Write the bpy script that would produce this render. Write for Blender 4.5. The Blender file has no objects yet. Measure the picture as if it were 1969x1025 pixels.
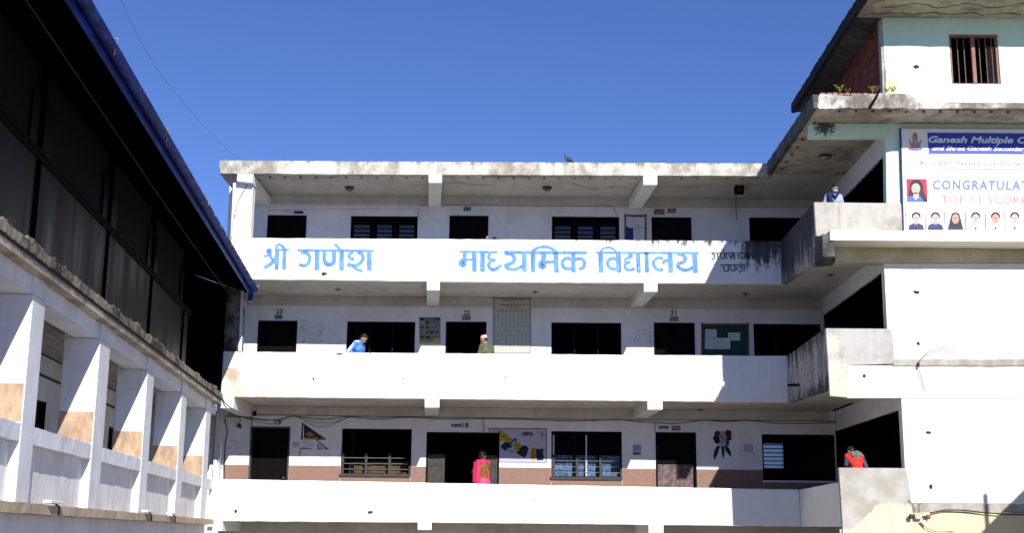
import bpy, bmesh, math, random
from mathutils import Vector, Matrix, noise
R = math.radians
random.seed(7)
sc = bpy.context.scene
C = sc.collection

# ------------------------------------------------------------------ camera
F = 2448.0; CX = 984.5; CY = 512.5; ZC = 2.6
_a = Vector((1003-CX, -(1034-CY), -F)).normalized()          # world +Y seen by the lens
_u = Vector((1100-CX, -(-11000-CY), -F)).normalized()        # world +Z
_z = (_u - _a*_u.dot(_a)).normalized()
_x = _a.cross(_z)
ROT = Matrix((_x, _a, _z))                                   # camera -> world
cam = bpy.data.cameras.new('camera'); cam.sensor_width = 36; cam.lens = 36*F/1969
cam.clip_start = .1; cam.clip_end = 3000
co = bpy.data.objects.new('camera', cam); C.objects.link(co)
co.matrix_world = Matrix.Translation((0, 0, ZC)) @ ROT.to_4x4()
sc.camera = co

# ------------------------------------------------------------------ sky, sun, exposure
SUN_AZ, SUN_EL = 18.0, 30.2                                   # azimuth from -Y towards +X
w = bpy.data.worlds.new('World'); sc.world = w; w.use_nodes = True
nt = w.node_tree
sky = nt.nodes.new('ShaderNodeTexSky'); sky.sky_type = 'NISHITA'; sky.sun_disc = False
sky.sun_elevation = R(SUN_EL); sky.sun_rotation = R(180-SUN_AZ)
sky.altitude = 1800; sky.air_density = 1.05; sky.dust_density = 0; sky.ozone_density = 9.5
bg = nt.nodes['Background']; bg.inputs['Strength'].default_value = .1
tn = nt.nodes.new('ShaderNodeMix'); tn.data_type = 'RGBA'; tn.blend_type = 'MULTIPLY'; tn.inputs[0].default_value = 1; tn.inputs[7].default_value = (1.05, .88, 1.0, 1)
nt.links.new(sky.outputs[0], tn.inputs[6]); nt.links.new(tn.outputs[2], bg.inputs[0])
sd = bpy.data.lights.new('sun', 'SUN'); sd.energy = 5; sd.angle = R(.5); sd.color = (1, .965, .91)
so = bpy.data.objects.new('sun', sd); C.objects.link(so)
sv = Vector((math.sin(R(SUN_AZ))*math.cos(R(SUN_EL)), -math.cos(R(SUN_AZ))*math.cos(R(SUN_EL)), math.sin(R(SUN_EL))))
so.rotation_euler = sv.to_track_quat('Z', 'Y').to_euler(); so.location = sv*60
sc.view_settings.view_transform = 'Standard'; sc.view_settings.look = 'None'
sc.view_settings.gamma = 1; sc.view_settings.use_curve_mapping = False
sc.view_settings.exposure = .45
sc.render.engine = 'CYCLES'

# ------------------------------------------------------------------ geometry helpers
YF, YW, YR = 32.0, 34.2, 27.6                                 # main front, main back wall, right wing front
def ray(u, v): return ROT @ Vector((u-CX, -(v-CY), -F))
def at(u, v, Y=YF):
    r = ray(u, v); p = r*(Y/r.y); return Vector((p.x, p.y, p.z+ZC))
def atz(u, v, z):                                             # point on a level plane, z relative to the lens
    r = ray(u, v); p = r*(z/r.z); return Vector((p.x, p.y, p.z+ZC))
D = ray(770, 1031); D.z = 0; D.normalize()                    # direction of the left wing
N = Vector((D.y, -D.x, 0)); O = Vector((-7.55, 32, 0))
def L(s, o, z): return O + D*s + N*o + Vector((0, 0, z+ZC))
def lx(u, v, o):
    r = ray(u, v); t = ((O+N*o).dot(N))/r.dot(N); p = r*t
    return (p-O-N*o).dot(D), p.z

def link(name, me, m, parent=None):
    o = bpy.data.objects.new(name, me); C.objects.link(o)
    if m is not None and not me.materials: me.materials.append(m)
    if parent is not None:
        o.parent = parent
        if parent.type == 'EMPTY': o.matrix_parent_inverse = Matrix.Translation(-parent.location)
    return o
def mesh_from(verts, faces):
    me = bpy.data.meshes.new('m'); me.from_pydata([tuple(v) for v in verts], [], faces); me.update()
    bm = bmesh.new(); bm.from_mesh(me); bmesh.ops.recalc_face_normals(bm, faces=bm.faces); bm.to_mesh(me); bm.free()
    return me
class MB:
    def __init__(s): s.v = []; s.f = []
    def hexa(s, p):                                           # 8 corners, bottom ring then top ring
        b = len(s.v); s.v += p
        s.f += [tuple(b+i for i in q) for q in ((0,3,2,1),(4,5,6,7),(0,1,5,4),(1,2,6,5),(2,3,7,6),(3,0,4,7))]; return s
    def box(s, x0, x1, y0, y1, z0, z1):
        z0 += ZC; z1 += ZC
        return s.hexa([Vector(q) for q in ((x0,y0,z0),(x1,y0,z0),(x1,y1,z0),(x0,y1,z0),(x0,y0,z1),(x1,y0,z1),(x1,y1,z1),(x0,y1,z1))])
    def lbox(s, s0, s1, o0, o1, z0, z1):
        return s.hexa([L(s0,o1,z0),L(s1,o1,z0),L(s1,o0,z0),L(s0,o0,z0),L(s0,o1,z1),L(s1,o1,z1),L(s1,o0,z1),L(s0,o0,z1)])
    def poly(s, pts, Y, d):                                   # pixel outline on plane Y given real depth d
        fr = [at(u, v, Y) for u, v in pts]; n = len(fr); b = len(s.v)
        s.v += fr + [p+Vector((0, d, 0)) for p in fr]
        s.f += [tuple(range(b, b+n)), tuple(range(b+2*n-1, b+n-1, -1))]
        s.f += [(b+i, b+(i+1)%n, b+n+(i+1)%n, b+n+i) for i in range(n)]; return s
    def ribbon(s, pts, wd, nrm, th=.003):                     # flat stroke through 3-D points, width wd metres
        P = [Vector(p) for p in pts]; nrm = Vector(nrm).normalized(); l = []; r = []
        for i, p in enumerate(P):
            t = (P[min(i+1, len(P)-1)]-P[max(i-1, 0)]).normalized(); q = t.cross(nrm).normalized()*wd/2
            l.append(p+q); r.append(p-q)
        b = len(s.v); n = len(P)
        s.v += l + r + [p-nrm*th for p in l] + [p-nrm*th for p in r]
        for i in range(n-1):
            s.f += [(b+i,b+i+1,b+n+i+1,b+n+i),(b+2*n+i,b+3*n+i,b+3*n+i+1,b+2*n+i+1),(b+i,b+2*n+i,b+2*n+i+1,b+i+1),(b+n+i,b+n+i+1,b+3*n+i+1,b+3*n+i)]
        s.f += [(b,b+n,b+3*n,b+2*n),(b+n-1,b+3*n-1,b+4*n-1,b+2*n-1)]
        return s
    def tube(s, pts, r, n=6):
        P = [Vector(p) for p in pts]; rings = []
        for i, p in enumerate(P):
            t = (P[min(i+1, len(P)-1)]-P[max(i-1, 0)]).normalized()
            a = t.orthogonal().normalized() if i == 0 else (a - t*a.dot(t)).normalized()
            b2 = t.cross(a); rr = r[i] if isinstance(r, (list, tuple)) else r
            b = len(s.v); s.v += [p+(a*math.cos(k*2*math.pi/n)+b2*math.sin(k*2*math.pi/n))*rr for k in range(n)]; rings.append(b)
        for A, B in zip(rings, rings[1:]):
            s.f += [(A+k, A+(k+1)%n, B+(k+1)%n, B+k) for k in range(n)]
        s.f += [tuple(rings[0]+k for k in range(n-1,-1,-1)), tuple(rings[-1]+k for k in range(n))]; return s
    def lathe(s, c, prof, axis='z', n=16):
        b0 = []
        for r, h in prof:
            b0.append(len(s.v))
            for k in range(n):
                a = 2*math.pi*k/n; q = (r*math.cos(a), r*math.sin(a), h) if axis == 'z' else (r*math.cos(a), h, r*math.sin(a))
                s.v.append(Vector(c)+Vector(q))
        for A, B in zip(b0, b0[1:]): s.f += [(A+k, A+(k+1)%n, B+(k+1)%n, B+k) for k in range(n)]
        s.f += [tuple(b0[0]+k for k in range(n-1,-1,-1)), tuple(b0[-1]+k for k in range(n))]; return s
    def flat(s, pts3):
        b = len(s.v); s.v += [Vector(p) for p in pts3]; s.f.append(tuple(range(b, b+len(pts3)))); return s
    def build(s, name, m, parent=None, bevel=0, jag=0, cut=0, smooth=False, jy=1):
        me = mesh_from(s.v, s.f)
        if cut or bevel:
            bm = bmesh.new(); bm.from_mesh(me)
            if bevel: bmesh.ops.bevel(bm, geom=bm.edges[:], offset=bevel, segments=1, affect='EDGES')
            if cut:
                for _ in range(12):
                    es = [e for e in bm.edges if e.calc_length() > cut]
                    if not es: break
                    bmesh.ops.subdivide_edges(bm, edges=es, cuts=1, use_grid_fill=True)
                bmesh.ops.triangulate(bm, faces=[f for f in bm.faces if len(f.verts) > 4])
                for v in bm.verts:
                    n_ = noise.noise_vector(v.co*3.1)*jag*.7 + noise.noise_vector(v.co*9)*jag*.6 + noise.noise_vector(v.co*23)*jag*.4; n_.y *= jy; v.co += n_
            bm.to_mesh(me); bm.free()
        if smooth:
            for p in me.polygons: p.use_smooth = True
        return link(name, me, m, parent)
def thing(name, label, cat, loc=(0, 0, 0), group=None):
    o = bpy.data.objects.new(name, None); C.objects.link(o); o.location = loc; o.empty_display_size = .2
    tag(o, label, cat, group); return o
def tag(o, label, cat=None, group=None, kind=None):
    o['label'] = label
    if cat: o['category'] = cat
    if group: o['group'] = group
    if kind: o['kind'] = kind
    return o
def struct(o): o['kind'] = 'structure'; return o
def stuff(o): o['kind'] = 'stuff'; return o

# ------------------------------------------------------------------ materials
class NG:
    def __init__(s, name):
        s.m = bpy.data.materials.new(name); s.m.use_nodes = True; s.t = s.m.node_tree; s.b = s.t.nodes['Principled BSDF']
        s.pos = s.t.nodes.new('ShaderNodeNewGeometry').outputs['Position']
    def n(s, k, **a):
        o = s.t.nodes.new('ShaderNode'+k)
        for q, v in a.items(): setattr(o, q, v)
        return o
    def put(s, i, v):
        if isinstance(v, bpy.types.NodeSocket): s.t.links.new(v, i)
        else: i.default_value = v
    def math(s, op, a, b=0., clamp=False):
        o = s.n('Math', operation=op, use_clamp=clamp); s.put(o.inputs[0], a); s.put(o.inputs[1], b); return o.outputs[0]
    def mr(s, v, a, b, c=0., d=1., smooth=True):
        o = s.n('MapRange', interpolation_type='SMOOTHSTEP' if smooth else 'LINEAR', clamp=True)
        for i, q in enumerate((v, a, b, c, d)): s.put(o.inputs[i], q)
        return o.outputs[0]
    def noise(s, scale, stretch=(1, 1, 1), detail=6, rough=.6):
        mp = s.n('Mapping'); s.put(mp.inputs['Vector'], s.pos); mp.inputs['Scale'].default_value = stretch
        o = s.n('TexNoise'); s.put(o.inputs['Vector'], mp.outputs[0]); o.inputs['Scale'].default_value = scale
        o.inputs['Detail'].default_value = detail; o.inputs['Roughness'].default_value = rough; return o.outputs['Fac']
    def mix(s, f, a, b):
        o = s.n('Mix', data_type='RGBA'); s.put(o.inputs[0], f)
        for i, q in ((6, a), (7, b)): s.put(o.inputs[i], q if isinstance(q, bpy.types.NodeSocket) else (*q, 1))
        return o.outputs[2]
    def axis(s):
        o = s.n('SeparateXYZ'); s.put(o.inputs[0], s.pos); return o.outputs
    def done(s, col, rough=.9, bump=None, dist=.004, spec=.3, metal=0.):
        s.put(s.b.inputs['Base Color'], col if isinstance(col, bpy.types.NodeSocket) else (*col, 1))
        s.put(s.b.inputs['Roughness'], rough); s.b.inputs['Specular IOR Level'].default_value = spec; s.b.inputs['Metallic'].default_value = metal
        if bump is not None:
            o = s.n('Bump'); o.inputs['Distance'].default_value = dist; o.inputs['Strength'].default_value = .7
            s.put(o.inputs['Height'], bump); s.put(s.b.inputs['Normal'], o.outputs[0])
        return s.m
def plaster(name, base, dirt=(.35, .33, .3), amt=.35, grime=(), patches=(), rough=.9, gcol=(.02, .022, .028), streak=.25):
    """painted plaster; grime = (axis, from, to, strength, xfrom, xto); patches = (centre, radius, colour)"""
    g = NG(name); ax = g.axis()
    big = g.noise(.7); fine = g.noise(9, detail=8, rough=.7); st = g.noise(1, (5, 5, .45), 7, .65)
    b2 = g.noise(3.2, (1, 1, .8), 9, .72); bb = g.math('MULTIPLY', g.math('ADD', big, b2), .5)
    col = g.mix(g.math('MULTIPLY', g.mr(bb, .42, .60), amt), base, dirt)
    col = g.mix(g.math('MULTIPLY', g.mr(st, .52, .74), streak), col, dirt)
    col = g.mix(g.math('MULTIPLY', g.mr(fine, .60, .74), min(1, amt*1.3)), col, tuple(c*.6 for c in dirt))
    for (z0, z1, k, x0, x1) in grime:
        gz = g.mr(ax[2], z0+ZC, z1+ZC, 0, 1, False)
        if x0 is not None: gz = g.math('MULTIPLY', gz, g.mr(ax[0], x0, x1))
        f = g.math('ADD', g.math('MULTIPLY', gz, k), g.math('MULTIPLY', g.math('SUBTRACT', st, .5), 1.9))
        f = g.math('ADD', f, g.math('MULTIPLY', g.math('SUBTRACT', fine, .5), .8))
        f = g.math('MULTIPLY', g.mr(f, .45, .8), g.mr(gz, 0, .08))
        col = g.mix(g.math('MULTIPLY', f, .93), col, gcol)
    for (c, rad, pc) in patches:
        v = g.n('VectorMath', operation='DISTANCE'); g.put(v.inputs[0], g.pos); v.inputs[1].default_value = (c[0], c[1], c[2]+ZC)
        f = g.math('ADD', g.math('DIVIDE', v.outputs['Value'], rad), g.math('MULTIPLY', g.math('SUBTRACT', g.noise(26, detail=6, rough=.75), .5), 3.6))
        f = g.math('ADD', f, g.math('MULTIPLY', g.math('SUBTRACT', st, .5), 1.5))
        col = g.mix(g.mr(f, .95, .7), col, pc)
    return g.done(col, rough, g.math('ADD', fine, g.math('MULTIPLY', big, 2)), .006)
def simple(name, c, rough=.7, var=.25, scale=20, stretch=(1, 1, 1), metal=0., spec=.3):
    g = NG(name); n1 = g.noise(scale, stretch)
    col = g.mix(g.mr(n1, .35, .7), tuple(x*(1-var) for x in c), tuple(min(1, x*(1+var*.6)) for x in c))
    return g.done(col, rough, n1, .002, spec, metal)
WHITE = (.80, .80, .78)
M = {}
M['white'] = plaster('white_plaster', WHITE, (.45, .42, .38), .22)
M['corridor'] = plaster('corridor_wall_paint', (.77, .78, .80), (.50, .48, .45), .3, streak=.25)
M['ceiling'] = plaster('corridor_ceiling_plaster', (.60, .57, .52), (.30, .265, .21), .4)
M['p3'] = plaster('weathered_white_parapet', WHITE, (.5, .48, .46), .25,
    grime=[(7.1, 7.52, .60, -1.5, 3.0), (6.2, 7.4, 1.0, 5.0, 6.0)], patches=[((.35, 32, 7.0), .22, (.55, .5, .42))])
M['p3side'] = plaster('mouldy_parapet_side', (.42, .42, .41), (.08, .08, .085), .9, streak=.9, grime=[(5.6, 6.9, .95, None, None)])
M['p2'] = plaster('white_middle_parapet', WHITE, (.5, .48, .44), .16, patches=[((-7.2, 32, 3.52), .34, (.62, .52, .43)), ((-7.35, 32, 3.95), .24, (.46, .36, .28)), ((-6.6, 32, 3.46), .18, (.6, .52, .44))])
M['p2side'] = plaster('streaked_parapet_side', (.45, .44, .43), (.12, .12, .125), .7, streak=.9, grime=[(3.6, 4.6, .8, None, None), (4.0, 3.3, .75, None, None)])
M['p1'] = plaster('white_lower_parapet', WHITE, (.5, .48, .44), .14)
M['fascia'] = plaster('rain_stained_roof_edge', (.60, .57, .50), (.20, .18, .145), .85, grime=[(9.30, 9.60, .75, None, None)], gcol=(.22, .195, .16), streak=.85)
M['greypatch'] = plaster('bare_cement_render', (.44, .42, .38), (.24, .21, .17), .75, streak=.4)
M['kerb'] = plaster('lichen_stained_kerb', (.62, .60, .56), (.13, .11, .085), .95, streak=.95, grime=[(9.3, 9.62, .45, None, None)], gcol=(.05, .045, .04))
M['mint'] = plaster('mint_green_wall_paint', (.58, .80, .66), (.40, .42, .35), .12, patches=[((6.8, 27.6, 9.22), .26, (.07, .09, .07))])
M['cream'] = plaster('cream_wall_paint', (.78, .76, .66), (.55, .5, .38), .14)
M['beige'] = plaster('weathered_beige_paint', (.62, .56, .38), (.36, .28, .14), .5)
M['yellow'] = plaster('pale_yellow_paint', (.78, .66, .38), (.5, .44, .3), .25)
M['soffit'] = plaster('stained_slab_underside', (.50, .44, .36), (.16, .12, .09), .75, streak=.3)
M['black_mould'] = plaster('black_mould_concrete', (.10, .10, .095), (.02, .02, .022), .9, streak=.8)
M['pillar_dark'] = plaster('grimy_shaded_column', (.24, .235, .23), (.02, .021, .023), 1., streak=.8, grime=[(5.4, 4.6, .7, None, None)])  # real grime, with the eave's shade also put into the darker base
M['dado'] = simple('brown_dado_paint', (.25, .15, .115), .8, .10, 10)
M['dado_l'] = simple('worn_orange_brown_dado', (.45, .31, .21), .8, .28, 9, (1, 1, .4))
M['dark'] = simple('unlit_room_shade', (.006, .006, .008), .95, spec=.1)  # gloom of the unlit rooms and openings is put into this colour
M['wood_dark'] = simple('dark_stained_wood', (.005, .004, .004), .9, .4, 8, (6, 6, .6), spec=.08)
M['blue_dark'] = simple('dark_blue_frame_paint', (.003, .004, .010), .8, .3, spec=.1)
M['wood_grey'] = simple('weathered_grey_wood', (.06, .052, .05), .8, .4, 9, (5, 5, .7))
M['wood_red'] = simple('reddish_brown_wood', (.17, .045, .02), .6, .3)
M['frame_brown'] = simple('brown_window_paint', (.28, .13, .10), .7, .3)
M['rust'] = simple('rusty_iron_bar', (.16, .1, .07), .7, .4, 30)
M['wall_left'] = plaster('left_wing_white_paint', (.74, .76, .80), (.42, .38, .32), .3, streak=.35)
M['panel_left'] = plaster('left_wing_dirty_panel', (.76, .77, .79), (.4, .32, .22), .35, streak=.4, grime=[(.75, .3, .3, None, None)], gcol=(.45, .38, .28))
M['rubble'] = plaster('crumbling_cement_edge', (.29, .245, .18), (.03, .025, .018), 1., streak=.2)
M['orange_ledge'] = plaster('orange_stained_ledge', (.52, .40, .28), (.30, .26, .20), .7)
g = NG('varnished_dark_sheet'); st = g.noise(1, (2.4, 2.4, .25), 3, .5); ms = g.noise(1.6, (1, 1, .4), 2)
M['sheet'] = g.done(g.mix(g.mr(st, .35, .7), (.003, .002, .002), (.014, .004, .0035)), g.mr(st, .25, .75, .34, .60), ms, .002, .08)
M['shade_black'] = simple('shade_black_soffit', (.0025, .0025, .003), 1.0, .3, spec=0.)  # near-black: deep shade under the eave and in recesses put into the colour
M['blue_metal'] = simple('blue_painted_gutter', (.010, .045, .30), .42, .5, 3, (1, .6, 1))
M['wire'] = simple('black_cable_sheath', (.015, .013, .013), .6)
M['wire_grey'] = simple('grey_brown_cable', (.10, .075, .07), .7)
M['silver'] = simple('dull_steel', (.45, .44, .42), .45, .2, metal=.7)
M['p2front'] = plaster('grey_render_with_cream_edge', (.44, .43, .41), (.30, .28, .25), .7, streak=.5, patches=[((6.66, 27.54, 4.2), .3, (.56, .51, .43)), ((6.75, 27.54, 3.6), .38, (.56, .51, .43)), ((6.8, 27.54, 3.2), .4, (.56, .51, .43))])
M['tar'] = simple('blackened_roof_edge', (.015, .014, .014), .9, .5, 6); M['redb'] = simple('weathered_brick', (.36, .20, .14), .9, .5, 9); M['paleprint'] = simple('pale_pink_print', (.44, .22, .22), .7, .05); M['pigeon'] = simple('pigeon_feathers', (.10, .10, .12), .7, .4, 30)
g = NG('sky_blue_brushed_paint'); a1 = g.noise(2.5, (3, 1, 1)); a2 = g.noise(26, (1, 1, .4))
cc = g.mix(g.mr(a1, .3, .7), (.075, .18, .48), (.16, .36, .70)); cc = g.mix(g.math('MULTIPLY', g.mr(a2, .56, .72), .5), cc, (.42, .56, .78))
M['letter'] = g.done(cc, .8)
M['letter_black'] = simple('faded_black_lettering', (.045, .045, .055), .8, .5, 14)
M['ink'] = simple('black_ink', (.02, .02, .03), .8)
M['bluegrey'] = simple('faint_blue_marks', (.30, .38, .47), .9, .3)
def flatm(name, c, rough=.7, var=.08): return simple(name, c, rough, var, 12)
M['paper'] = flatm('white_paper', (.62, .63, .66)); M['teal'] = flatm('green_sign_paint', (.03, .22, .17)); M['brown_plate'] = flatm('orange_brown_plate', (.24, .09, .04), .7, .4)
M['navy'] = flatm('navy_plate', (.02, .03, .16)); M['lav'] = flatm('lavender_ground', (.44, .42, .54)); M['ochre'] = flatm('ochre_paint', (.45, .27, .01), .8, .5)
M['seagreen'] = flatm('deep_teal_paint', (.006, .032, .05), .8, .6); M['crimson'] = flatm('crimson_paint', (.10, .015, .015), .8, .6); M['boardgreen'] = flatm('green_felt', (.006, .055, .035))
M['boardcream'] = flatm('cream_board', (.47, .50, .43)); M['posterbg'] = flatm('faded_poster', (.24, .23, .21), .8, .3); M['yellowp'] = flatm('yellow_print', (.55, .42, .04))
M['redink'] = flatm('red_ink', (.30, .05, .03)); M['tableink'] = flatm('grey_ink', (.13, .17, .19)); M['skytint'] = flatm('sky_tinted_slats', (.07, .10, .16), .25)
M['curtain'] = simple('blue_patterned_curtain', (.10, .17, .30), .8, .6, 18); M['framelight'] = flatm('pale_blue_frame_edge', (.45, .52, .62))
M['banner'] = flatm('white_vinyl', (.80, .81, .84), .5, .03); M['bannerblue'] = flatm('royal_blue_vinyl', (.035, .06, .42), .5); M['banner_lb'] = flatm('mid_blue_vinyl', (.10, .17, .48), .5)
M['brass'] = simple('brownish_lamp_glass', (.18, .13, .10), .5); M['plant'] = simple('yellow_green_weed', (.22, .24, .05), .8, .5, 30); M['plant2'] = simple('dry_reddish_weed', (.16, .09, .04), .8, .4, 30)
M['skin'] = simple('brown_skin', (.40, .21, .13), .6, .12, 10); M['hair'] = simple('black_hair', (.012, .010, .010), .5, .3, 40)

# ------------------------------------------------------------------ ground
bm = MB(); bm.flat([(-1500, -1500, 0), (1500, -1500, 0), (1500, 1500, 0), (-1500, 1500, 0)])
g = NG('dusty_courtyard_concrete'); n1 = g.noise(.25); n2 = g.noise(5)
gm = g.done(g.mix(g.mr(n1, .3, .7), (.21, .19, .165), (.29, .265, .23)), .9, n2)
struct(bm.build('ground', gm))

# ================================================================== MAIN BUILDING
main = thing('school_building', 'three storey white school block with blue lettering along its top balcony', 'building', (0, 32, 0))
def B(name, x0, x1, y0, y1, z0, z1, m, parent=main, **k): return MB().box(x0, x1, y0, y1, z0, z1).build(name, M[m], parent, **k)
def PP(name, pts, Y, d, m, parent=main, **k): return MB().poly(pts, Y, d).build(name, M[m], parent, **k)

# roof
PP('roof_edge', [(423,308),(700,310),(1000,311.5),(1484,314),(1482,338),(1100,336.5),(800,335.5),(423,333)], 31.8, .25, 'fascia', cut=.35, jag=.012)
B('roof_slab', -8.0, 6.38, 32.05, 40, 9.27, 9.5, 'ceiling')
B('roof_screed', -7.9, 6.38, 32.05, 40, 9.505, 9.58, 'fascia')
# parapets
def parapet(pts, m, Y=YF): return PP('parapet', pts, Y, .13, m, bevel=.012, cut=.3, jag=.011, jy=0)
p3 = parapet([(470,457.5),(1000,460.5),(1502,463.5),(1507,546),(1000,543.5),(478,537.5)], 'p3')
p2 = parapet([(430,675),(462,676.5),(1000,681),(1513,684.8),(1521,774.6),(1000,769.5),(424,763.5)], 'p2')
p1 = parapet([(402,921.5),(1000,932.4),(1537,942.3),(1540,1014),(1000,1007.5),(400,1003)], 'p1')
# corridor slabs, ceilings
for zb, zt in ((6.41, 6.56), (3.39, 3.54), (.34, .49)):
    B('corridor_slab', -8.0, 8.25, 32.135, 34.2, zb, zt, 'ceiling')
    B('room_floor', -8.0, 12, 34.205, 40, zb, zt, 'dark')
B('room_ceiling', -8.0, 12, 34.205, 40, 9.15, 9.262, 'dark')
# beams under each ceiling
for (rect, deep) in (((824,334,850,351.5), 1), ((1237,336,1264,355.5), 1), ((820.5,541,846,558.5), 1), ((1238,543,1264.5,561.5), 1), ((816.5,765,845,784.5), 1), ((1245,770,1274.3,788.5), 1), ((803,1003.2,830,1020), 1), ((1247,1009.5,1276,1026), 1)):
    u0, v0, u1, v1 = rect; Y = 31.985 if v0 > 400 else 31.79
    a_, b_, c_, d_ = at(u0, v1, Y), at(u1, v1, Y), at(u1, v0, Y), at(u0, v0, Y)
    sh = Vector((-.073*(34.195-Y), 34.195-Y, 0)); up = Vector((0, 0, .02))
    MB().hexa([a_, b_, b_+sh, a_+sh, d_, c_, c_+sh, d_+sh]).build('beam', M['white'], main, bevel=.01)
# end blocks under the left ends
PP('beam', [(424,763),(450,763.6),(449,786),(424,785)], 31.97, 2.2, 'white')
PP('beam', [(400,1002.5),(427.5,1003),(427,1022),(398,1021)], 31.97, 2.2, 'white')
# left end columns
PP('column', [(448,351),(486.5,352),(480.8,457),(443,457)], 31.99, .35, 'white', bevel=.01)
PP('beam', [(456,334),(487.5,334.6),(485.5,351.5),(455,348)], 31.78, 2.4, 'white', bevel=.01)
PP('column', [(443,457.2),(480.7,457.2),(477,538),(438,538)], 31.99, .14, 'white')
PP('column', [(436,538.5),(470,538.5),(463,675.5),(426,675.5)], 31.99, .3, 'pillar_dark', cut=.3, jag=.01)
PP('column_render', [(463.5,556),(468.5,556),(464.5,676),(458.5,676)], 31.975, .012, 'white')
PP('end_wall', [(366,790),(428,790),(428,1000),(366,1000)], 34.1, .25, 'corridor')
B('end_wall', -8.15, -8.0, 33.9, 40, .34, 9.5, 'corridor')

# back walls with real openings
def holed(name, x0, x1, z0, z1, y, th, holes, m, parent=main):
    """one wall slab decomposed round its openings; holes = (x0, x1, z0, z1) relative to the lens"""
    mb = MB(); xs = sorted({x0, x1, *[h[0] for h in holes], *[h[1] for h in holes]})
    for a, b in zip(xs, xs[1:]):
        hs = sorted([(h[2], h[3]) for h in holes if h[0] < (a+b)/2 < h[1]]); z = z0
        for h0, h1 in hs:
            if h0 > z+1e-4: mb.box(a, b, y, y+th, z, h0)
            z = max(z, h1)
        if z < z1-1e-4: mb.box(a, b, y, y+th, z, z1)
    return mb.build(name, M[m], parent)
def zr(p): return p.z-ZC
def hole(u0, v0, u1, v1, Y=YW, zbot=None):
    a, b = at(u0, (v0+v1)/2, Y), at(u1, (v0+v1)/2, Y); t = at((u0+u1)/2, v0, Y)
    return [a.x, b.x, zbot if zbot is not None else zr(at((u0+u1)/2, v1, Y)), zr(t)]
FX0, FX1 = at(1462, 877, 39.8).x, at(1508, 877, 39.8).x; FZ0, FZ1 = at(1485, 903, 39.8).z-ZC, at(1485, 852, 39.8).z-ZC
fl = {3: 6.56, 2: 3.54, 1: .49}; ce = {3: 9.268, 2: 6.408, 1: 3.388}
S3 = fl[3]+.75; S2 = fl[2]+.75
doors = {3: [hole(514,414,589,458,zbot=fl[3]), hole(864,415,939,460,zbot=fl[3]), hole(1253,418,1329.5,462,zbot=fl[3])],
         2: [hole(495.5,617,571,677,zbot=fl[2]), hole(857,619,935,680,zbot=fl[2]), hole(1257.5,621,1336,683,zbot=fl[2])],
         1: [hole(480,821,556.5,923,zbot=fl[1]), hole(819.5,832,960,930,zbot=fl[1]), hole(1261,832,1339,938,zbot=fl[1])]}
wins = {3: [hole(674,415,803,460,zbot=S3), hole(1061,416,1191,462,zbot=S3), hole(1441,418,1574,463,zbot=S3)],
        2: [hole(666,618,798,680,zbot=S2), hole(1060,620,1195,682,zbot=S2), hole(1449.5,623,1580,684,zbot=S2)],
        1: [hole(656,825,791,915), hole(1060,830,1196,921), hole(1466,836,1607,925)]}
for s in (3, 2, 1):
    holed('corridor_wall', -8.0, 8.35, fl[s], ce[s]-.002, YW, .18, doors[s]+wins[s], 'corridor')
    B('wall_shade_band', -7.9, 8.2, YW-.02, YW-.002, ce[s]-.27, ce[s]-.004, 'ceiling')  # added band, its ceiling colour imitates the reflected-light gradient above the doors
    rear = [(FX0, FX1, FZ0, FZ1)] if s == 1 else []
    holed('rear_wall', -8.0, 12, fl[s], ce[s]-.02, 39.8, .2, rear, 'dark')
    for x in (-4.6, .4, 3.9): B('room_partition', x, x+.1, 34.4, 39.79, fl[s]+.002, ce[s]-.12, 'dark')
B('corridor_wall', -8.0, 8.35, YW, YW+.18, -2.6, .335, 'ceiling')
# brown dado along the lowest corridor, cut round the openings
zd = zr(at(900, 899, YW)); db = []
zs1 = wins[1]
xs = [(-8.0, doors[1][0][0]), (doors[1][0][1], zs1[0][0]), (zs1[0][1], doors[1][1][0]), (doors[1][1][1], zs1[1][0]), (zs1[1][1], doors[1][2][0]), (doors[1][2][1], zs1[2][0])]
for a, b in xs: db.append((a, b, zd))
for h in zs1: db.append((h[0], h[1], h[2]-.05))
for a, b, z in db:
    B('dado', a+.004, b-.004, YW-.006, YW-.001, fl[1]+.003, min(z, zd), 'dado')

def doorset(h, leafm='wood_dark', leaf=True, m2='blue_dark'):
    x0, x1, z0, z1 = h; t = .045
    fr = MB().box(x0, x0+t, YW-.015, YW+.14, z0, z1).box(x1-t, x1, YW-.015, YW+.14, z0, z1).box(x0+t, x1-t, YW-.015, YW+.14, z1-t, z1).build('door', M[m2], main)
    if leaf:
        lf = MB().box(x0+t, x1-t, YW+.09, YW+.13, z0, z1-t).build('leaf', M[leafm], fr)
        for k in range(5):
            xx = x0+t+(x1-x0-2*t)*(k+.5)/5
            MB().box(xx-.075, xx+.075, YW+.078, YW+.089, z0+.02, z1-t-.02).build('plank', M[leafm], fr)
        MB().lathe((x1-.14, YW+.06, ZC+z0+1.0), [(.012, 0), (.02, .01), (.02, .02)], 'y', 8).build('handle', M['silver'], fr)
    return fr
for s in (3, 2, 1):
    for i, h in enumerate(doors[s]):
        if s == 1 and i in (1, 2): continue
        doorset(h, m2='wood_grey' if s == 1 else 'blue_dark', leafm='blue_dark' if s == 3 and i == 2 else 'wood_dark', leaf=not (s == 2 and i == 1))
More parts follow.
